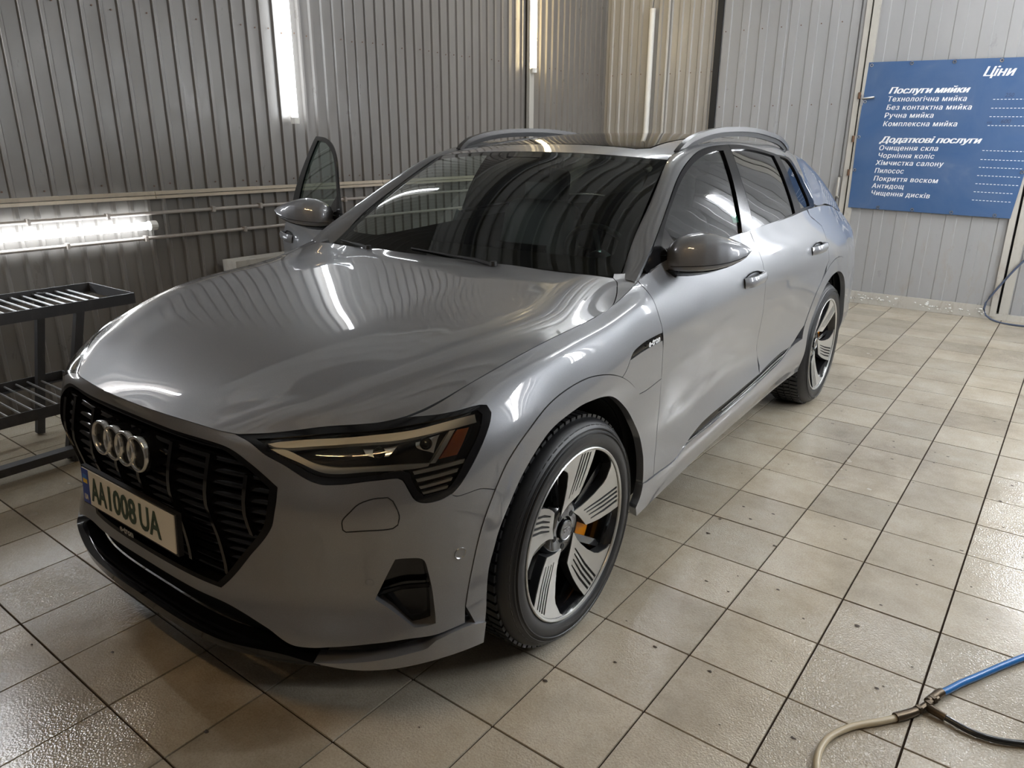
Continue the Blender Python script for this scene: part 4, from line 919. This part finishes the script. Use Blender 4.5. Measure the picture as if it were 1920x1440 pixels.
# --- doors
gfd=H['gap_fd']; gb=H['gap_b']; dlw=H['door_low']
beltv=lambda u:vt
fd=gfd+dlw[1:]+gb[::-1][1:]+[(gb[0][0],vt)]+[(u,vt) for u in np.linspace(gb[0][0]-.08,gfd[0][0]+.03,8)]+[(gfd[0][0]-.016,vt)]
fd=[p for p in fd]
rdl=H['gap_r']
# rear door lower edge follows the wheel arch then the strip
stp=H['strip_top']
arch_back=[p for p in ro[::-1] if p[0]<rdl[-1][0]-.01][:]
arch_back=sorted(arch_back,key=lambda p:-p[1])
arch_back=[p for p in arch_back if p[1]>stp[-1][1]+.02]
rd=[(gb[0][0]+.004,vt)]+gb[1:]+[dlw[-1]]+stp[5:]+arch_back[::-1]+rdl[::-1]+[(rdl[0][0]-.02,vt)]+[(u,vt) for u in np.linspace(rdl[0][0]-.1,gb[0][0]+.08,7)]
rd=dedupe(rd)
def handle(par,s,k):
    (u0,v0),(u1,v1)=H[k]; sg=np.array([1 if s=='L' else -1,1,1]); n=BODY.normal((u0+u1)/2,(v0+v1)/2)[0]
    p0,p1=BODY(u0,v0)[0],BODY(u1,v1)[0]; c=(p0+p1)/2; L_=.105; d_=np.array([0,1,.03])
    # dark recess behind the grip, then the grip bar bowed over it
    b=MB(); V=[];k_=18
    b.grid(lambda a,t:tuple((c+n*(.0012+.0)+d_*L_*math.cos(a*2*math.pi)*t+np.array([0,0,.030])*math.sin(a*2*math.pi)*t-n*.012*(1-t**2))*sg),24,4)
    ho=b.obj('handle_cup','black',par,50)
    q=curve([c-d_*L_+n*.002+[0,0,-.006],c-d_*L_*.8+n*.024+[0,0,-.006],c+n*.036+[0,0,-.006],c+d_*L_*.8+n*.026+[0,0,-.006],c+d_*L_+n*.004+[0,0,-.006]],18)
    b=MB(); b.tube([tuple(a*sg) for a in q],.01,8,True,(.008,.017)); b.obj('door_handle','paint',par,60)
def mirror(par,s):
    sg=1 if s=='L' else -1
    a=Vector((.862,.722,0));bb=Vector((1.12,.88,0)); ax=(bb-a).normalized(); nx=Vector((ax.y,-ax.x,0))
    T_=[0,.05,.12,.25,.4,.55,.7,.83,.93,1.]; top=[1.205,1.228,1.246,1.262,1.269,1.264,1.252,1.238,1.224,1.210]; bot=[1.134,1.131,1.130,1.130,1.133,1.140,1.151,1.166,1.182,1.203]
    fw=[.03,.06,.078,.092,.098,.094,.080,.060,.036,.006]; bk_=[-.01,-.025,-.035,-.045,-.05,-.05,-.046,-.036,-.02,0]
    def sp(x,e): return math.copysign(abs(x)**e,x)
    def sec(i,j,m):
        t=(i/30)**1.0; z1,z0,f,b_=[np.interp(t,T_,q) for q in (top,bot,fw,bk_)]
        w=j/m*2*math.pi; x=math.cos(w);y_=math.sin(w); zc=z0+(z1-z0)*.20
        if y_>=0: zz=zc+(z1-zc)*sp(y_,.85); ff=f*sp(x,.62) if x>0 else -b_*sp(x,.5)
        else: zz=zc+(zc-z0)*sp(y_,.45); ff=f*sp(x,.45)*(.90+.10*(1-abs(y_))) if x>0 else -b_*sp(x,.4)
        p=a+(bb-a)*t+nx*ff; return (p.x*sg,p.y,zz)
    m=28; b=MB(); V=[sec(i,j,m) for i in range(31) for j in range(m)]
    b.add(V,[(i*m+j,i*m+(j+1)%m,(i+1)*m+(j+1)%m,(i+1)*m+j) for i in range(30) for j in range(m)]+[tuple(range(m))])
    mr=b.obj('mirror','paint',par,32,label='door mirror in body colour')
    def p2(t,f,z): p=a+(bb-a)*t+nx*f; return (p.x*sg,p.y,z)
    q=[sec(i,0,m) for i in range(1,30)]
    b=MB(); b.tube(q,.0014,5); b.obj('mirror_seam','void',par,40)
    # black underside that tucks back to the foot
    b=MB(); ts=np.linspace(.02,.93,12); up=[];dn=[]
    for t in ts: z0=np.interp(t,T_,bot); f=np.interp(t,T_,fw); up.append(p2(t,f*.86,z0+.002)); dn.append(p2(t*.92,f*.45,z0-.020*(1-t*.6)))
    for t in ts[::-1]: z0=np.interp(t,T_,bot); k=np.interp(t,T_,bk_); up.append(p2(t,k*.8,z0+.002)); dn.append(p2(t*.92,k*.3,z0-.022*(1-t*.6)))
    n=len(up); b.add(up+dn,[(i,(i+1)%n,n+(i+1)%n,n+i) for i in range(n)]+[tuple(range(n,2*n))]); b.obj('mirror_underside','trim_black',par,50)
    b=MB(); b.add([p2(-.34,.045,1.134),p2(-.34,.02,1.106),p2(-.34,-.06,1.106),p2(-.34,-.06,1.134),p2(.12,.06,1.136),p2(.12,.03,1.106),p2(.12,-.02,1.106),p2(.12,-.02,1.136)],[(0,1,2,3),(4,7,6,5),(0,4,5,1),(1,5,6,2),(2,6,7,3),(3,7,4,0)]); b.obj('mirror_foot','trim_black',par,30)
    b=MB(); V=[p2(t,b_-.002,z) for t,b_,z in [(.08,-.034,1.15),(.12,-.036,1.215),(.3,-.047,1.245),(.6,-.050,1.245),(.85,-.036,1.22),(.85,-.036,1.175),(.5,-.050,1.148)]]; b.extr(V,(0,.001,0)); b.obj('mirror_glass','chrome',par)
def belt_fill(par,s,us):
    """painted shoulder between the body side and the window trim"""
    pass
for s in 'LR':
    od=1 if s=='L' else 0
    lab='left front door, closed' if s=='L' else 'right front door standing open'
    dF=panel('front_door',BODY,fd,car,'paint',side=s,label=lab,flange=.02)
    panel('window_trim',GL,dedupe(fr_out),dF,'trim_black',holes=[gf],off=.003,flange=.012,side=s,hflange=.01,ang=55,d=.016)
    panel('window_glass',GL,gf,dF,'glass_side',off=-.007,flange=0,side=s,inset=-.003,d=.03)
    panel('belt_moulding',GL,[(be[-1][0],be[-1][1]-.002),(be[5][0],be[5][1]),(be[4][0],be[4][1]),(be[3][0]-.01,be[3][1]),(be[3][0]-.01,be[3][1]+.018),(be[4][0],be[4][1]+.018),(be[5][0],be[5][1]+.018),(be[-1][0]+.03,be[-1][1]+.016)],dF,'black',off=.004,flange=.01,side=s,ang=50)
    handle(dF,s,'handle_f'); mirror(dF,s)
    V=[]; tri=[(.60,1.185),(.765,1.285),(.83,1.182)]; q=GL.find(tri,[1,2]); panel('mirror_triangle',GL,q,dF,'gloss_black',off=.001,flange=.01,side=s,ang=20)
    if s=='R':
        # inner skin of the open door
        panel('door_lining',BODY,fd,dF,'interior',off=-.085,flange=0,side=s,inset=.006,d=.04)
    dR=panel('rear_door',BODY,rd,car,'paint',side=s,flange=.02)
    panel('window_trim',GL,dedupe(re_out),dR,'trim_black',holes=[gr,gq],off=.003,flange=.012,side=s,hflange=.01,ang=55,d=.016)
    panel('window_glass',GL,gr,dR,'privacy',off=-.005,flange=0,side=s,inset=-.003,d=.03,label='dark tinted rear side window')
    panel('quarter_glass',GL,gq,dR,'privacy',off=-.005,flange=0,side=s,inset=-.003,d=.03)
    q=smooth_poly([dl[8],dl[10],dl[12],dl[13],dl[14],dl[16],dl[17]],False,60,.02); p=GL(q[:,0],q[:,1]-.004); b=MB(); b.tube([tuple(v*[1 if s=='L' else -1,1,1]) for v in p],.003,6); b.obj('chrome_strip','chrome',dR,50)
    handle(dR,s,'handle_r')
    # quarter panel and tail
    end=BODY.ue
    qa=[p for p in ro if p[0]>=rdl[-1][0]-.02]; qa=sorted(qa,key=lambda p:p[0])
    qp=[(rdl[0][0]+.0,vt)]+rdl+qa[0:]+[(qa[-1][0]+.02,.001)]+[(u,.001) for u in np.linspace(qa[-1][0]+.1,end,8)]+[(end,vt*.3),(end,vt*.6),(end,vt)]+[(u,vt) for u in np.linspace(end-.15,rdl[0][0]+.1,12)]
    panel('rear_quarter',BODY,dedupe(qp,.004),car,'paint',side=s,flange=.01,ang=45)
    # sill
    st_=H['sill_top']; rear_low=[p for p in ro if p[1]<.36 and p[0]<3.6]
    ral=sorted([p for p in ri if p[0]<2.928+1.9 and p[0]<BODY.find([(2.928,.9)],[1,2])[0][0] and p[1]<st_[-1][1]],key=lambda p:-p[1])
    rol=sorted([p for p in ro if p[0]<BODY.find([(2.928,.9)],[1,2])[0][0] and p[1]<st_[-1][1]+.05],key=lambda p:-p[1])
    sill=st_+[(rol[0][0],rol[0][1])]+rol[1:]+[(rol[-1][0],.001)]+[(u,.001) for u in np.linspace(rol[-1][0]-.1,ai[-1][0]+.03,9)]+[ai[-1],ai[-2],ai[-3]]
    si=panel('side_sill',BODY,dedupe(sill,.004),car,'paint',side=s,off=.004,flange=.03,ang=50)
    stp_=H['strip_top']; k9=H['sill_top']
    panel('sill_strip',BODY,dedupe([k9[2]]+k9[3:]+stp_[::-1][0:],.004),si,'gloss_black',side=s,off=-.006,flange=.004,inset=-.002,ang=50)
    mid=[((a[0]+b_[0])/2,(a[1]+b_[1])/2) for a,b_ in zip(k9[4:],stp_[3:])]
    line_on(BODY,mid,'chrome_strip','chrome',si,.0028,.0,False,s)
    line_on(BODY,[(a[0],a[1]+.004) for a in k9[3:]],'chrome_strip','chrome',si,.002,-.001,False,s)
    # wheel arch trims
    af=panel('front_arch_trim',BODY,ao+[ai[-3]]+ai[::-1][3:],car,'paint',side=s,off=.0025,flange=.028,ang=24,d=.016,inset=.0010)
    ar=panel('rear_arch_trim',BODY,ro+ri[::-1],car,'paint',side=s,off=.0025,flange=.028,ang=24,d=.016,inset=.0010)
    sx=1 if s=='L' else -1
    for cy,nm in ((0,'front_wheel_liner'),(2.928,'rear_wheel_liner')):
        b=MB(); V=[];n=26
        for i in range(n+1):
            w=math.radians(-8+196*i/n); r=.452
            yy=cy+r*(1.03 if cy==0 else 1.0)*math.cos(w)-(.012 if cy==0 else 0); zz=max(.378+r*math.sin(w),.30)
            for x in (.885,.55): V.append((x*sx,yy,zz))
        b.add(V,[(2*i,2*i+1,2*i+3,2*i+2) for i in range(n)]); c=[(.55*sx,v[1],v[2]) for v in V[1::2]]; b.add(c,[tuple(range(len(c)))])
        b.obj(nm,'void',car,60)
# dark inner shell behind the gaps
u0=0; ring_f=uvyz([(-.50,.22),(-.47,.45),(-.40,.63),(-.25,.77),(0,.83),(.2,.78),(.35,.65),(.43,.48),(.44,.23)]); ring_r=uvyz([(2.46,.31),(2.47,.45),(2.55,.64),(2.72,.79),(2.93,.84),(3.14,.79),(3.30,.64),(3.39,.45),(3.40,.31)])
shell=[(0,.06),(ring_f[0][0]-.03,.03)]+ring_f[1:-1]+[(ring_f[-1][0]+.02,.02),(ring_r[0][0]-.02,.02)]+ring_r[1:-1]+[(ring_r[-1][0]+.02,.02),(BODY.ue,.02),(BODY.ue,vt-.02),(3.,vt-.02),(1.2,vt-.02),(0,vt-.015)]
panel('inner_shell',BODY,shell,car,'void',side='B',off=-.065,flange=0,d=.05,ang=50)
b=MB(); b.box((-.52,-.62,.21),(.52,3.6,.24)); b.box((-.80,.62,.24),(.80,2.3,.27)); b.obj('underbody','void',car)
b=MB(); b.box((-.62,-.62,.25),(.62,.40,.93)); b.obj('motor_bay','void',car)
# tail: closing panels
b=MB(); b.grid(lambda s_,t:tuple(ROOF(ROOF.ue,abs(2*s_-1)*ROOF.ve)[0]*[1 if s_>.5 else -1,1,1]*(1-t)+BODY(BODY.ue-(abs(2*s_-1)*.60),vt)[0]*[1 if s_>.5 else -1,1,1]*t),16,6); b.obj('rear_window','privacy',car,60)
# --- grille
gp=[(0,g[0][1]+.008),(.2,g[0][1]+.006)]+g+[(.25,g[-1][1]-.002),(0,g[-1][1]-.004)]
ginn=[(p[0]*.955 if i>1 and i<2+len(g) else p[0],p[1]) for i,p in enumerate(gp)]
gc=np.mean([p[1] for p in gp])
gi=[(p[0]*.965,gc+(p[1]-gc)*.955) for p in gp]
gi[0]=(0,gi[0][1]);gi[-1]=(0,gi[-1][1])
gr_=empty('grille',(0,0,0),None,None,car); gr_['label']='gloss black octagonal grille with flat slats'
panel('grille_frame',BODY,[q for q in gp]+gi[::-1],gr_,'trim_black',side='B',off=.001,flange=.06,inset=-.001,ang=30)
panel('grille_backing',BODY,gp,gr_,'void',side='B',off=-.055,flange=0,d=.04)
def gy(x,z,dep=.0):
    u,v=BODY.find([(abs(x),z)],[0,2],(12,30))[0]; p=BODY(u,v)[0]; n=BODY.normal(u,v)[0]; return p-n*dep
# half width of the opening at height z
gpoly=np.array([BODY(*p)[0] for p in gi])
def gw(z):
    xs=[]
    Q=gpoly
    for i in range(len(Q)-1):
        a,b_=Q[i],Q[i+1]
        if (a[2]-z)*(b_[2]-z)<=0 and abs(a[2]-b_[2])>1e-5: xs.append(a[0]+(z-a[2])/(b_[2]-a[2])*(b_[0]-a[0]))
    return max(xs) if xs else 0
zt,zb_=max(gpoly[:,2]),min(gpoly[:,2])
gtab={}
uu=np.linspace(0,.9,60)
def grow(z):
    """points of the front skin at height z for x>=0"""
    out=[]
    for u in np.linspace(0,.62,14):
        lo,hi=.1,vt
        for _ in range(18):
            md=(lo+hi)/2
            if BODY(u,md)[0][2]<z: lo=md
            else: hi=md
        out.append(BODY(u,lo)[0])
    return np.array(out)
nsl=14
for k in range(nsl):
    z=zb_+.030+(zt-zb_-.045)*k/(nsl-1); w=gw(z)
    if w<.1: continue
    R_=grow(z); xs=np.linspace(-w,w,19); ys=np.interp(np.abs(xs),R_[:,0],R_[:,1])
    b=MB(); V=[]
    for x,y in zip(xs,ys): V+=[(x,y+.030,z-.0118),(x,y+.018,z-.007),(x,y+.0145,z+.000),(x,y+.018,z+.006),(x,y+.028,z+.0108),(x,y+.052,z+.011),(x,y+.052,z-.010)]
    n=7;k2=len(xs); b.add(V,[(i*n+j,i*n+(j+1)%n,(i+1)*n+(j+1)%n,(i+1)*n+j) for i in range(k2-1) for j in range(n)]+[tuple(range(n)),tuple(range((k2-1)*n,k2*n))[::-1]])
    b.obj('grille_slat','gloss_black',gr_,50)
for x0 in (-.49,-.365,-.215,-.062,.062,.215,.365,.49):
    pts=[]
    for z in np.linspace(zb_,zt,14):
        if gw(z)>=abs(x0)-.004:
            R_=grow(z); pts.append((x0,float(np.interp(abs(x0),R_[:,0],R_[:,1]))+.020,z))
    b=MB(); b.tube(pts,.01,4,True,(.0075,.016)); b.obj('grille_bar','gloss_black',gr_,50)
# rings
rg=empty('ring_emblem',(0,0,0),None,None,car); rg['label']='four interlocking silver rings'
for i,x in enumerate((-.0993,-.0331,.0331,.0993)):
    b=MB(); V=[];n=40;q=[(0,.0420),(-.005,.0440),(-.006,.0470),(-.005,.0500),(0,.0520),(.010,.0520),(.010,.0420)]
    tilt=Matrix.Translation((x,-.934,.762))@Matrix.Rotation(math.radians(-5),4,'X')
    for j in range(n):
        w=6.28318*j/n
        for dy,r in q: V.append(tuple(tilt@Vector((r*math.cos(w),dy+.0008*(i%2),r*math.sin(w)))))
    m=len(q); b.add(V,[(j*m+k,((j+1)%n)*m+k,((j+1)%n)*m+(k+1)%m,j*m+(k+1)%m) for j in range(n) for k in range(m)]); b.obj('ring','chrome',rg,50)
    b=MB(); b.lathe([(0,.001),(0,.051),(.06,.056)],tilt@Matrix.Translation((0,.006,0))@Matrix.Rotation(math.pi/2,4,'Z'),36); b.obj('ring_backing','trim_black',rg,30)
# plate
pl_=empty('licence_plate',(0,0,0),None,None,car); pl_['label']='white plate AA 1008 UA with blue stripe and green characters'
tl=Matrix.Translation((0,-.946,.572))@Matrix.Rotation(math.radians(-4),4,'X')
def plb(x0,x1,z0,z1,y0,y1,nm,m,par): b=MB(); b.box((x0,y0,z0),(x1,y1,z1),tl); return b.obj(nm,m,par)
plb(-.268,.268,-.063,.061,.003,.018,'plate_holder','black',pl_)
plb(-.26,.26,-.056,.056,0,.003,'plate_sheet','plate',pl_)
plb(-.26,-.218,-.056,.056,-.0008,.0,'blue_stripe','plate_blue',pl_)
plb(-.252,-.226,.024,.038,-.0014,-.0008,'flag_blue','flag_blue',pl_); plb(-.252,-.226,.010,.024,-.0014,-.0008,'flag_yellow','yellow',pl_)
def ptext(t,x,z,h,w,m,wt=.0026):
    o=text_obj('characters',t,h*1.40,m,pl_,(0,0,0),(1,0,0),(0,0,1),extr=.0005,weight=wt)
    vs=o.data.vertices; xa=min(v.co.x for v in vs);xb=max(v.co.x for v in vs);za=min(v.co.z for v in vs);zc=max(v.co.z for v in vs)
    for v in vs: v.co=tl@Vector((x+(v.co.x-xa)/(xb-xa)*w,-.0012+v.co.y,z+(v.co.z-za)/(zc-za)*h))
ptext('AA',-.205,-.039,.079,.092,'ink_green'); ptext('1008',-.098,-.039,.079,.156,'ink_green'); ptext('UA',.078,-.039,.079,.112,'ink_green',.0022); ptext('UA',-.250,-.045,.018,.022,'plate',.0006)
# lettering below the plate
o=text_obj('plate_base_lettering','e-tron',.030,'satin',pl_,(-.075,-.940,.472),(1,0,0),(0,.05,1),extr=.001,weight=.0006)
# --- wheels
def wheel(cy,rot,name):
    """left wheel, axle along +x, outer face towards +x"""
    w=empty(name,(0,0,0),None,None,car); mx=Matrix.Translation((0,cy,.379))
    prof=[(.70,.285),(.705,.30),(.69,.325),(.70,.355),(.73,.376),(.76,.3795),(.83,.3815),(.90,.3795),(.93,.372),(.948,.352),(.957,.325),(.958,.310),(.953,.298),(.945,.289),(.93,.285)]
    pr_=curve([(a,b,0) for a,b in prof],44); b=MB(); b.lathe([(p[0],p[1]) for p in pr_],mx,96); ty=b.obj('tyre','rubber',w,60)
    # tread blocks
    tb=MB(); nb=72
    for k in range(nb):
        a0=2*math.pi*k/nb
        for (xa,xb,r0,sk) in ((.918,.943,.366,.0),(.868,.910,.379,.012),(.832,.862,.380,-.008),(.790,.826,.380,.008),(.745,.782,.379,-.012),(.712,.738,.366,0)):
            V=[]
            for rr in (-.006,.0052):
                for (x,da) in ((xa,0),(xb,sk),(xb,sk+.060),(xa,.060)):
                    rad=r0+rr+(.004 if .73<x<.93 else (.0 if x in (.918,.738) else -.012)); ang=a0+da
                    if x>=.94 or x<=.715: rad=r0+rr-.010
                    V.append((x,cy+rad*math.cos(ang),.379+rad*math.sin(ang)))
            tb.add(V,[(0,3,2,1),(4,5,6,7),(0,1,5,4),(1,2,6,5),(2,3,7,6),(3,0,4,7)])
    tag(tb.obj('tread_blocks','rubber',ty),kind='stuff')
    b=MB()
    for q in range(3): pass
    # sidewall ribs
    sw=MB(); sw.lathe([(.9555,.340),(.9590,.338),(.9590,.336),(.9565,.334)],mx,96); sw.lathe([(.952,.352),(.9553,.350),(.9548,.348)],mx,96); sw.obj('sidewall_rib','rubber',ty,50)
    b=MB(); b.lathe([(.945,.2905),(.952,.2895),(.954,.286),(.951,.2805),(.945,.2785)],mx,80); b.obj('rim_lip','alu',w,40,label='bright rim edge')
    b=MB(); b.lathe([(.947,.279),(.93,.272),(.90,.268),(.86,.262),(.80,.256),(.74,.262),(.71,.283)],mx,72); b.obj('rim_barrel','wheel_black',w,40)
    X0,X1=.900,.946
    def face(r): return X0+(X1-X0)*min(max((r-.06)/.22,0),1)**1.2
    def pt(r,a,dx=0.): a=math.radians(a)+rot; return (face(r)+dx,cy+r*math.cos(a),.379+r*math.sin(a))
    for k in range(5):
        d=k*72
        outl=[(.066,112),(.085,82),(.125,57),(.155,59),(.19,61.5),(.24,65.5),(.2815,68.5)]+[(.2815,68.5+(113-68.5)*i/8) for i in range(1,9)]+[(.268,108),(.235,101.5),(.215,99.5),(.17,98),(.13,98.5),(.10,101)]
        # blade with thickness: dark body plus machined face
        poly=[(r,a+d) for r,a in outl]; pl2=np.array([(r*math.cos(math.radians(a)),r*math.sin(math.radians(a))) for r,a in poly])
        cut=[]
        def mesh2(poly2,dx,thick,nm,m,par,holes=()):
            hb=[np.array(h) for h in holes]
            lo,hi=poly2.min(0),poly2.max(0); gg=np.stack(np.meshgrid(np.arange(lo[0],hi[0],.02),np.arange(lo[1],hi[1],.02)),-1).reshape(-1,2); gg=gg[inside(gg,poly2)]
            for h in hb: gg=gg[~inside(gg,h)] if len(gg) else gg
            bn_=[poly2]+hb; al=np.concatenate(bn_); 
            if len(gg): gg=gg[np.sqrt(((gg[:,None]-al[None])**2).sum(-1)).min(1)>.006]
            pts=np.concatenate([al,gg]) if len(gg) else al; E=[];q0=0
            for P_ in bn_: E+=[(q0+i,q0+(i+1)%len(P_)) for i in range(len(P_))]; q0+=len(P_)
            vv,_,ff,_,_,_=geometry.delaunay_2d_cdt([Vector(p) for p in pts],E,[],0,1e-7)
            uv=np.array([(v.x,v.y) for v in vv]); F=np.array([tuple(f) for f in ff]); ce_=uv[F].mean(1); kk=inside(ce_,poly2)
            for h in hb: kk&=~inside(ce_,h)
            F=F[kk]
            def P3(p,dd): r=math.hypot(*p); a=math.atan2(p[1],p[0])+rot; return (face(r)+dd,cy+r*math.cos(a),.379+r*math.sin(a))
            b=MB(); b.add([P3(p,dx) for p in uv],[tuple(f) for f in F])
            for P_ in bn_:
                n=len(P_); b.add([P3(p,dx) for p in P_]+[P3(p,dx-thick) for p in P_],[(i,(i+1)%n,n+(i+1)%n,n+i) for i in range(n)])
            return b.obj(nm,m,par,30)
        gro=[]
        for q in range(4):
            f=(q+.5)/4
            a_out=72.0+f*15; r_in=.150-f*.045; a_in=62+f*27
            p0=np.array([.272*math.cos(math.radians(a_out+d)),.272*math.sin(math.radians(a_out+d))]); p1=np.array([r_in*math.cos(math.radians(a_in+d)),r_in*math.sin(math.radians(a_in+d))])
            md=(p0+p1)/2; t=(p0-p1)/np.linalg.norm(p0-p1); nn=np.array([-t[1],t[0]]); md=md-nn*.004
            gro.append([p0+nn*.0046,md+nn*.0046,p1+nn*.0024,p1-nn*.0024,md-nn*.0046,p0-nn*.0046])
        sp_=mesh2(pl2,0,.003,'spoke','alu',w,gro)
        mesh2(pl2*.995,-.004,.030,'spoke_core','black',sp_)
    # black arms between the blades and the hub
    b=MB(); b.lathe([(X0-.030,.110),(X0-.008,.095),(X0-.002,.075),(X0-.002,.045),(X0-.012,.040),(X0-.012,.001)],mx,40); hb_=b.obj('hub','wheel_black',w,40)
    for k in range(5):
        a=math.radians(36+k*72+10)+rot; c=Matrix.Translation((X0-.004,cy+.058*math.cos(a),.379+.058*math.sin(a)))
        b=MB(); b.lathe([(.004,.001),(.004,.009),(.0,.0115),(-.008,.0115)],c,14); b.obj('wheel_bolt','black',hb_,40)
        b=MB(); b.tube([(X0-.02,cy+.07*math.cos(a-.3),.379+.07*math.sin(a-.3)),(X1-.045,cy+.265*math.cos(a-.15),.379+.265*math.sin(a-.15))],.01,4,True,(.008,.012)); b.obj('inner_arm','wheel_black',w,40)
    b=MB(); b.lathe([(X0+.006,.001),(X0+.007,.030),(X0+.004,.0335),(X0-.004,.0345)],mx,32); cp=b.obj('centre_cap','wheel_black',hb_,40)
    b=MB(); n=32
    b.lathe([(X0+.006,.0335),(X0+.0085,.0325),(X0+.007,.0305)],mx,32)
    for yy in (-.0126,-.0042,.0042,.0126):
        V=[]
        for j in range(20):
            q=6.2832*j/20
            for r in (.0058,.0074): V.append((X0+.0082,cy+yy+r*math.cos(q),.379+r*math.sin(q)))
        b.add(V,[(2*j,2*j+1,(2*j+3)%40,(2*j+2)%40) for j in range(20)])
    b.obj('cap_rings','satin',hb_)
    b=MB(); b.lathe([(.842,.06),(.842,.19),(.818,.19),(.818,.06)],mx,48); b.obj('brake_disc','steel',w,40)
    b=MB(); V=[]; b.lathe([(.845,.07),(.852,.06),(.852,.001)],mx,24); b.obj('disc_bell','wheel_black',w,40)
    cb=MB(); a0,a1=(-38,30); V=[];n=12
    for i in range(n+1):
        a=math.radians(a0+(a1-a0)*i/n); th=.012+.010*math.sin(math.pi*i/n)**.5
        for r,x in ((.150,.862),(.205,.868+th*.2),(.232,.862),(.236,.80),(.150,.80)): V.append((x,cy+r*math.cos(a),.379+r*math.sin(a)))
    cb.add(V,[(i*5+j,i*5+(j+1)%5,(i+1)*5+(j+1)%5,(i+1)*5+j) for i in range(n) for j in range(5)]+[tuple(range(5)),tuple(range(n*5,n*5+5))[::-1]]); cb.obj('brake_caliper','caliper',w,30,label='orange brake caliper')
    return w
wf_=wheel(0,0,'wheel'); wr_=wheel(2.928,math.radians(-31),'wheel'); wr_.name='wheel'
# right-hand wheels: same meshes turned half round
for w,cy in ((wf_,0),(wr_,2.928)):
    c=dup(w,car); c.rotation_euler=(0,0,math.pi); c.location=(0,2*cy,0)
# --- interior
def cush(name,cx,cy,cz,sx,sy,sz,par,m,rx=0,e=.35):
    b=MB(); n,k=14,8; V=[]
    def se(w,q): c=math.cos(w);s_=math.sin(w); return math.copysign(abs(c)**q,c),math.copysign(abs(s_)**q,s_)
    for i in range(k+1):
        ph=-math.pi/2+math.pi*i/k; cp,sp_=se(ph,e)
        for j in range(n):
            c,s_=se(2*math.pi*j/n,e); v=Vector((sx*cp*c,sy*cp*s_,sz*sp_)); v.rotate(Matrix.Rotation(rx,3,'X').to_euler()); V.append((cx+v.x,cy+v.y,cz+v.z))
    b.add(V,[(i*n+j,i*n+(j+1)%n,(i+1)*n+(j+1)%n,(i+1)*n+j) for i in range(k) for j in range(n)]); return b.obj(name,m,par,60)
for s in (1,-1):
    st_=empty('front_seat',(0,0,0),None,None,car)
    cush('seat_cushion',.37*s,1.32,.62,.25,.27,.09,st_,'seat'); cush('backrest',.37*s,1.66,.95,.24,.08,.33,st_,'seat',math.radians(-14)); cush('headrest',.37*s,1.76,1.34,.13,.055,.10,st_,'seat',math.radians(-8))
    for q in (-.05,.05):
        b=MB(); b.tube([(.37*s+q,1.74,1.2),(.37*s+q,1.76,1.3)],.006,6); b.obj('headrest_post','chrome',st_)
cush('rear_bench',0,2.45,.62,.66,.26,.10,car,'seat'); cush('rear_backrest',0,2.78,.95,.66,.09,.32,car,'seat',math.radians(-15))
b=MB()
b.grid(lambda s_,t:((s_-.5)*1.50,.56+.42*t+.04*math.cos((s_-.5)*3),1.075+.045*math.sin(math.pi*min(t*1.2,1))-(t>.95)*.12),20,8); b.obj('dashboard','interior',car,50)
b=MB(); b.box((-.72,.92,.80),(.72,1.0,1.09)); b.obj('dashboard_face','interior',car)
b=MB(); b.box((-.14,.98,1.02),(.14,1.0,1.13)); b.obj('centre_screen','gloss_black',car)
sw=empty('steering_wheel',(0,0,0),None,None,car)
tm_=Matrix.Translation((.37,1.10,1.06))@Matrix.Rotation(math.radians(-68),4,'X'); b=MB(); V=[];n=40;m=8
for i in range(n):
    w=2*math.pi*i/n
    for j in range(m):
        q=2*math.pi*j/m; r=.182+.014*math.cos(q); V.append(tuple(tm_@Vector((r*math.cos(w),r*math.sin(w),.014*math.sin(q)))))
b.add(V,[(i*m+j,((i+1)%n)*m+j,((i+1)%n)*m+(j+1)%m,i*m+(j+1)%m) for i in range(n) for j in range(m)]); b.obj('steering_rim','interior',sw,60)
b=MB(); b.lathe([(.02,.001),(.018,.06),(-.02,.07)],tm_@Matrix.Rotation(-math.pi/2,4,'Y'),20)
for a in (0,180,270): 
    v=Vector((math.cos(math.radians(a)),math.sin(math.radians(a)),0)); b.tube([tuple(tm_@(v*.05)),tuple(tm_@(v*.175))],.012,6)
b.obj('steering_hub','satin',sw,50)
b=MB(); b.tube([(0,1.10,1.50),(0,1.06,1.46)],.01,6); b.box((-.12,1.045,1.405),(.12,1.07,1.465)); b.obj('rear_view_mirror','black',car)
b=MB(); b.box((-.09,1.0,1.44),(.09,1.10,1.515),Matrix.Identity(4)); b.obj('sensor_housing','black',car)
b=MB(); b.grid(lambda s_,t:tuple(ROOF(ROOF.ue*(.06+.85*t),abs(2*s_-1)*ROOF.ve*.98)[0]*[1 if s_>.5 else -1,1,1]-np.array([0,0,.035])),14,10); b.obj('headliner','interior',car,60)
b=MB(); b.box((-.86,.45,.30),(.86,3.6,.34)); b.obj('cabin_floor','interior',car)
q=GL.find([(1.42,1.245),(1.48,1.245),(1.48,1.30),(1.42,1.30)],[1,2]); panel('window_sticker',GL,q,P('front_door'),'sticker',off=-.009,flange=0,inset=0,ang=20,label='pale green sticker')
reparent_root()
# open the right front door about its hinges
hp=Vector((-.93,.62,0))
for o in list(COL.objects):
    if o.name.startswith('front_door') and o.get('label','').startswith('right'):
        rotm=Matrix.Translation(hp+Vector((0,0,.035)))@Matrix.Rotation(math.radians(64),4,'Z')@Matrix.Translation(-hp)
        o.matrix_basis=rotm
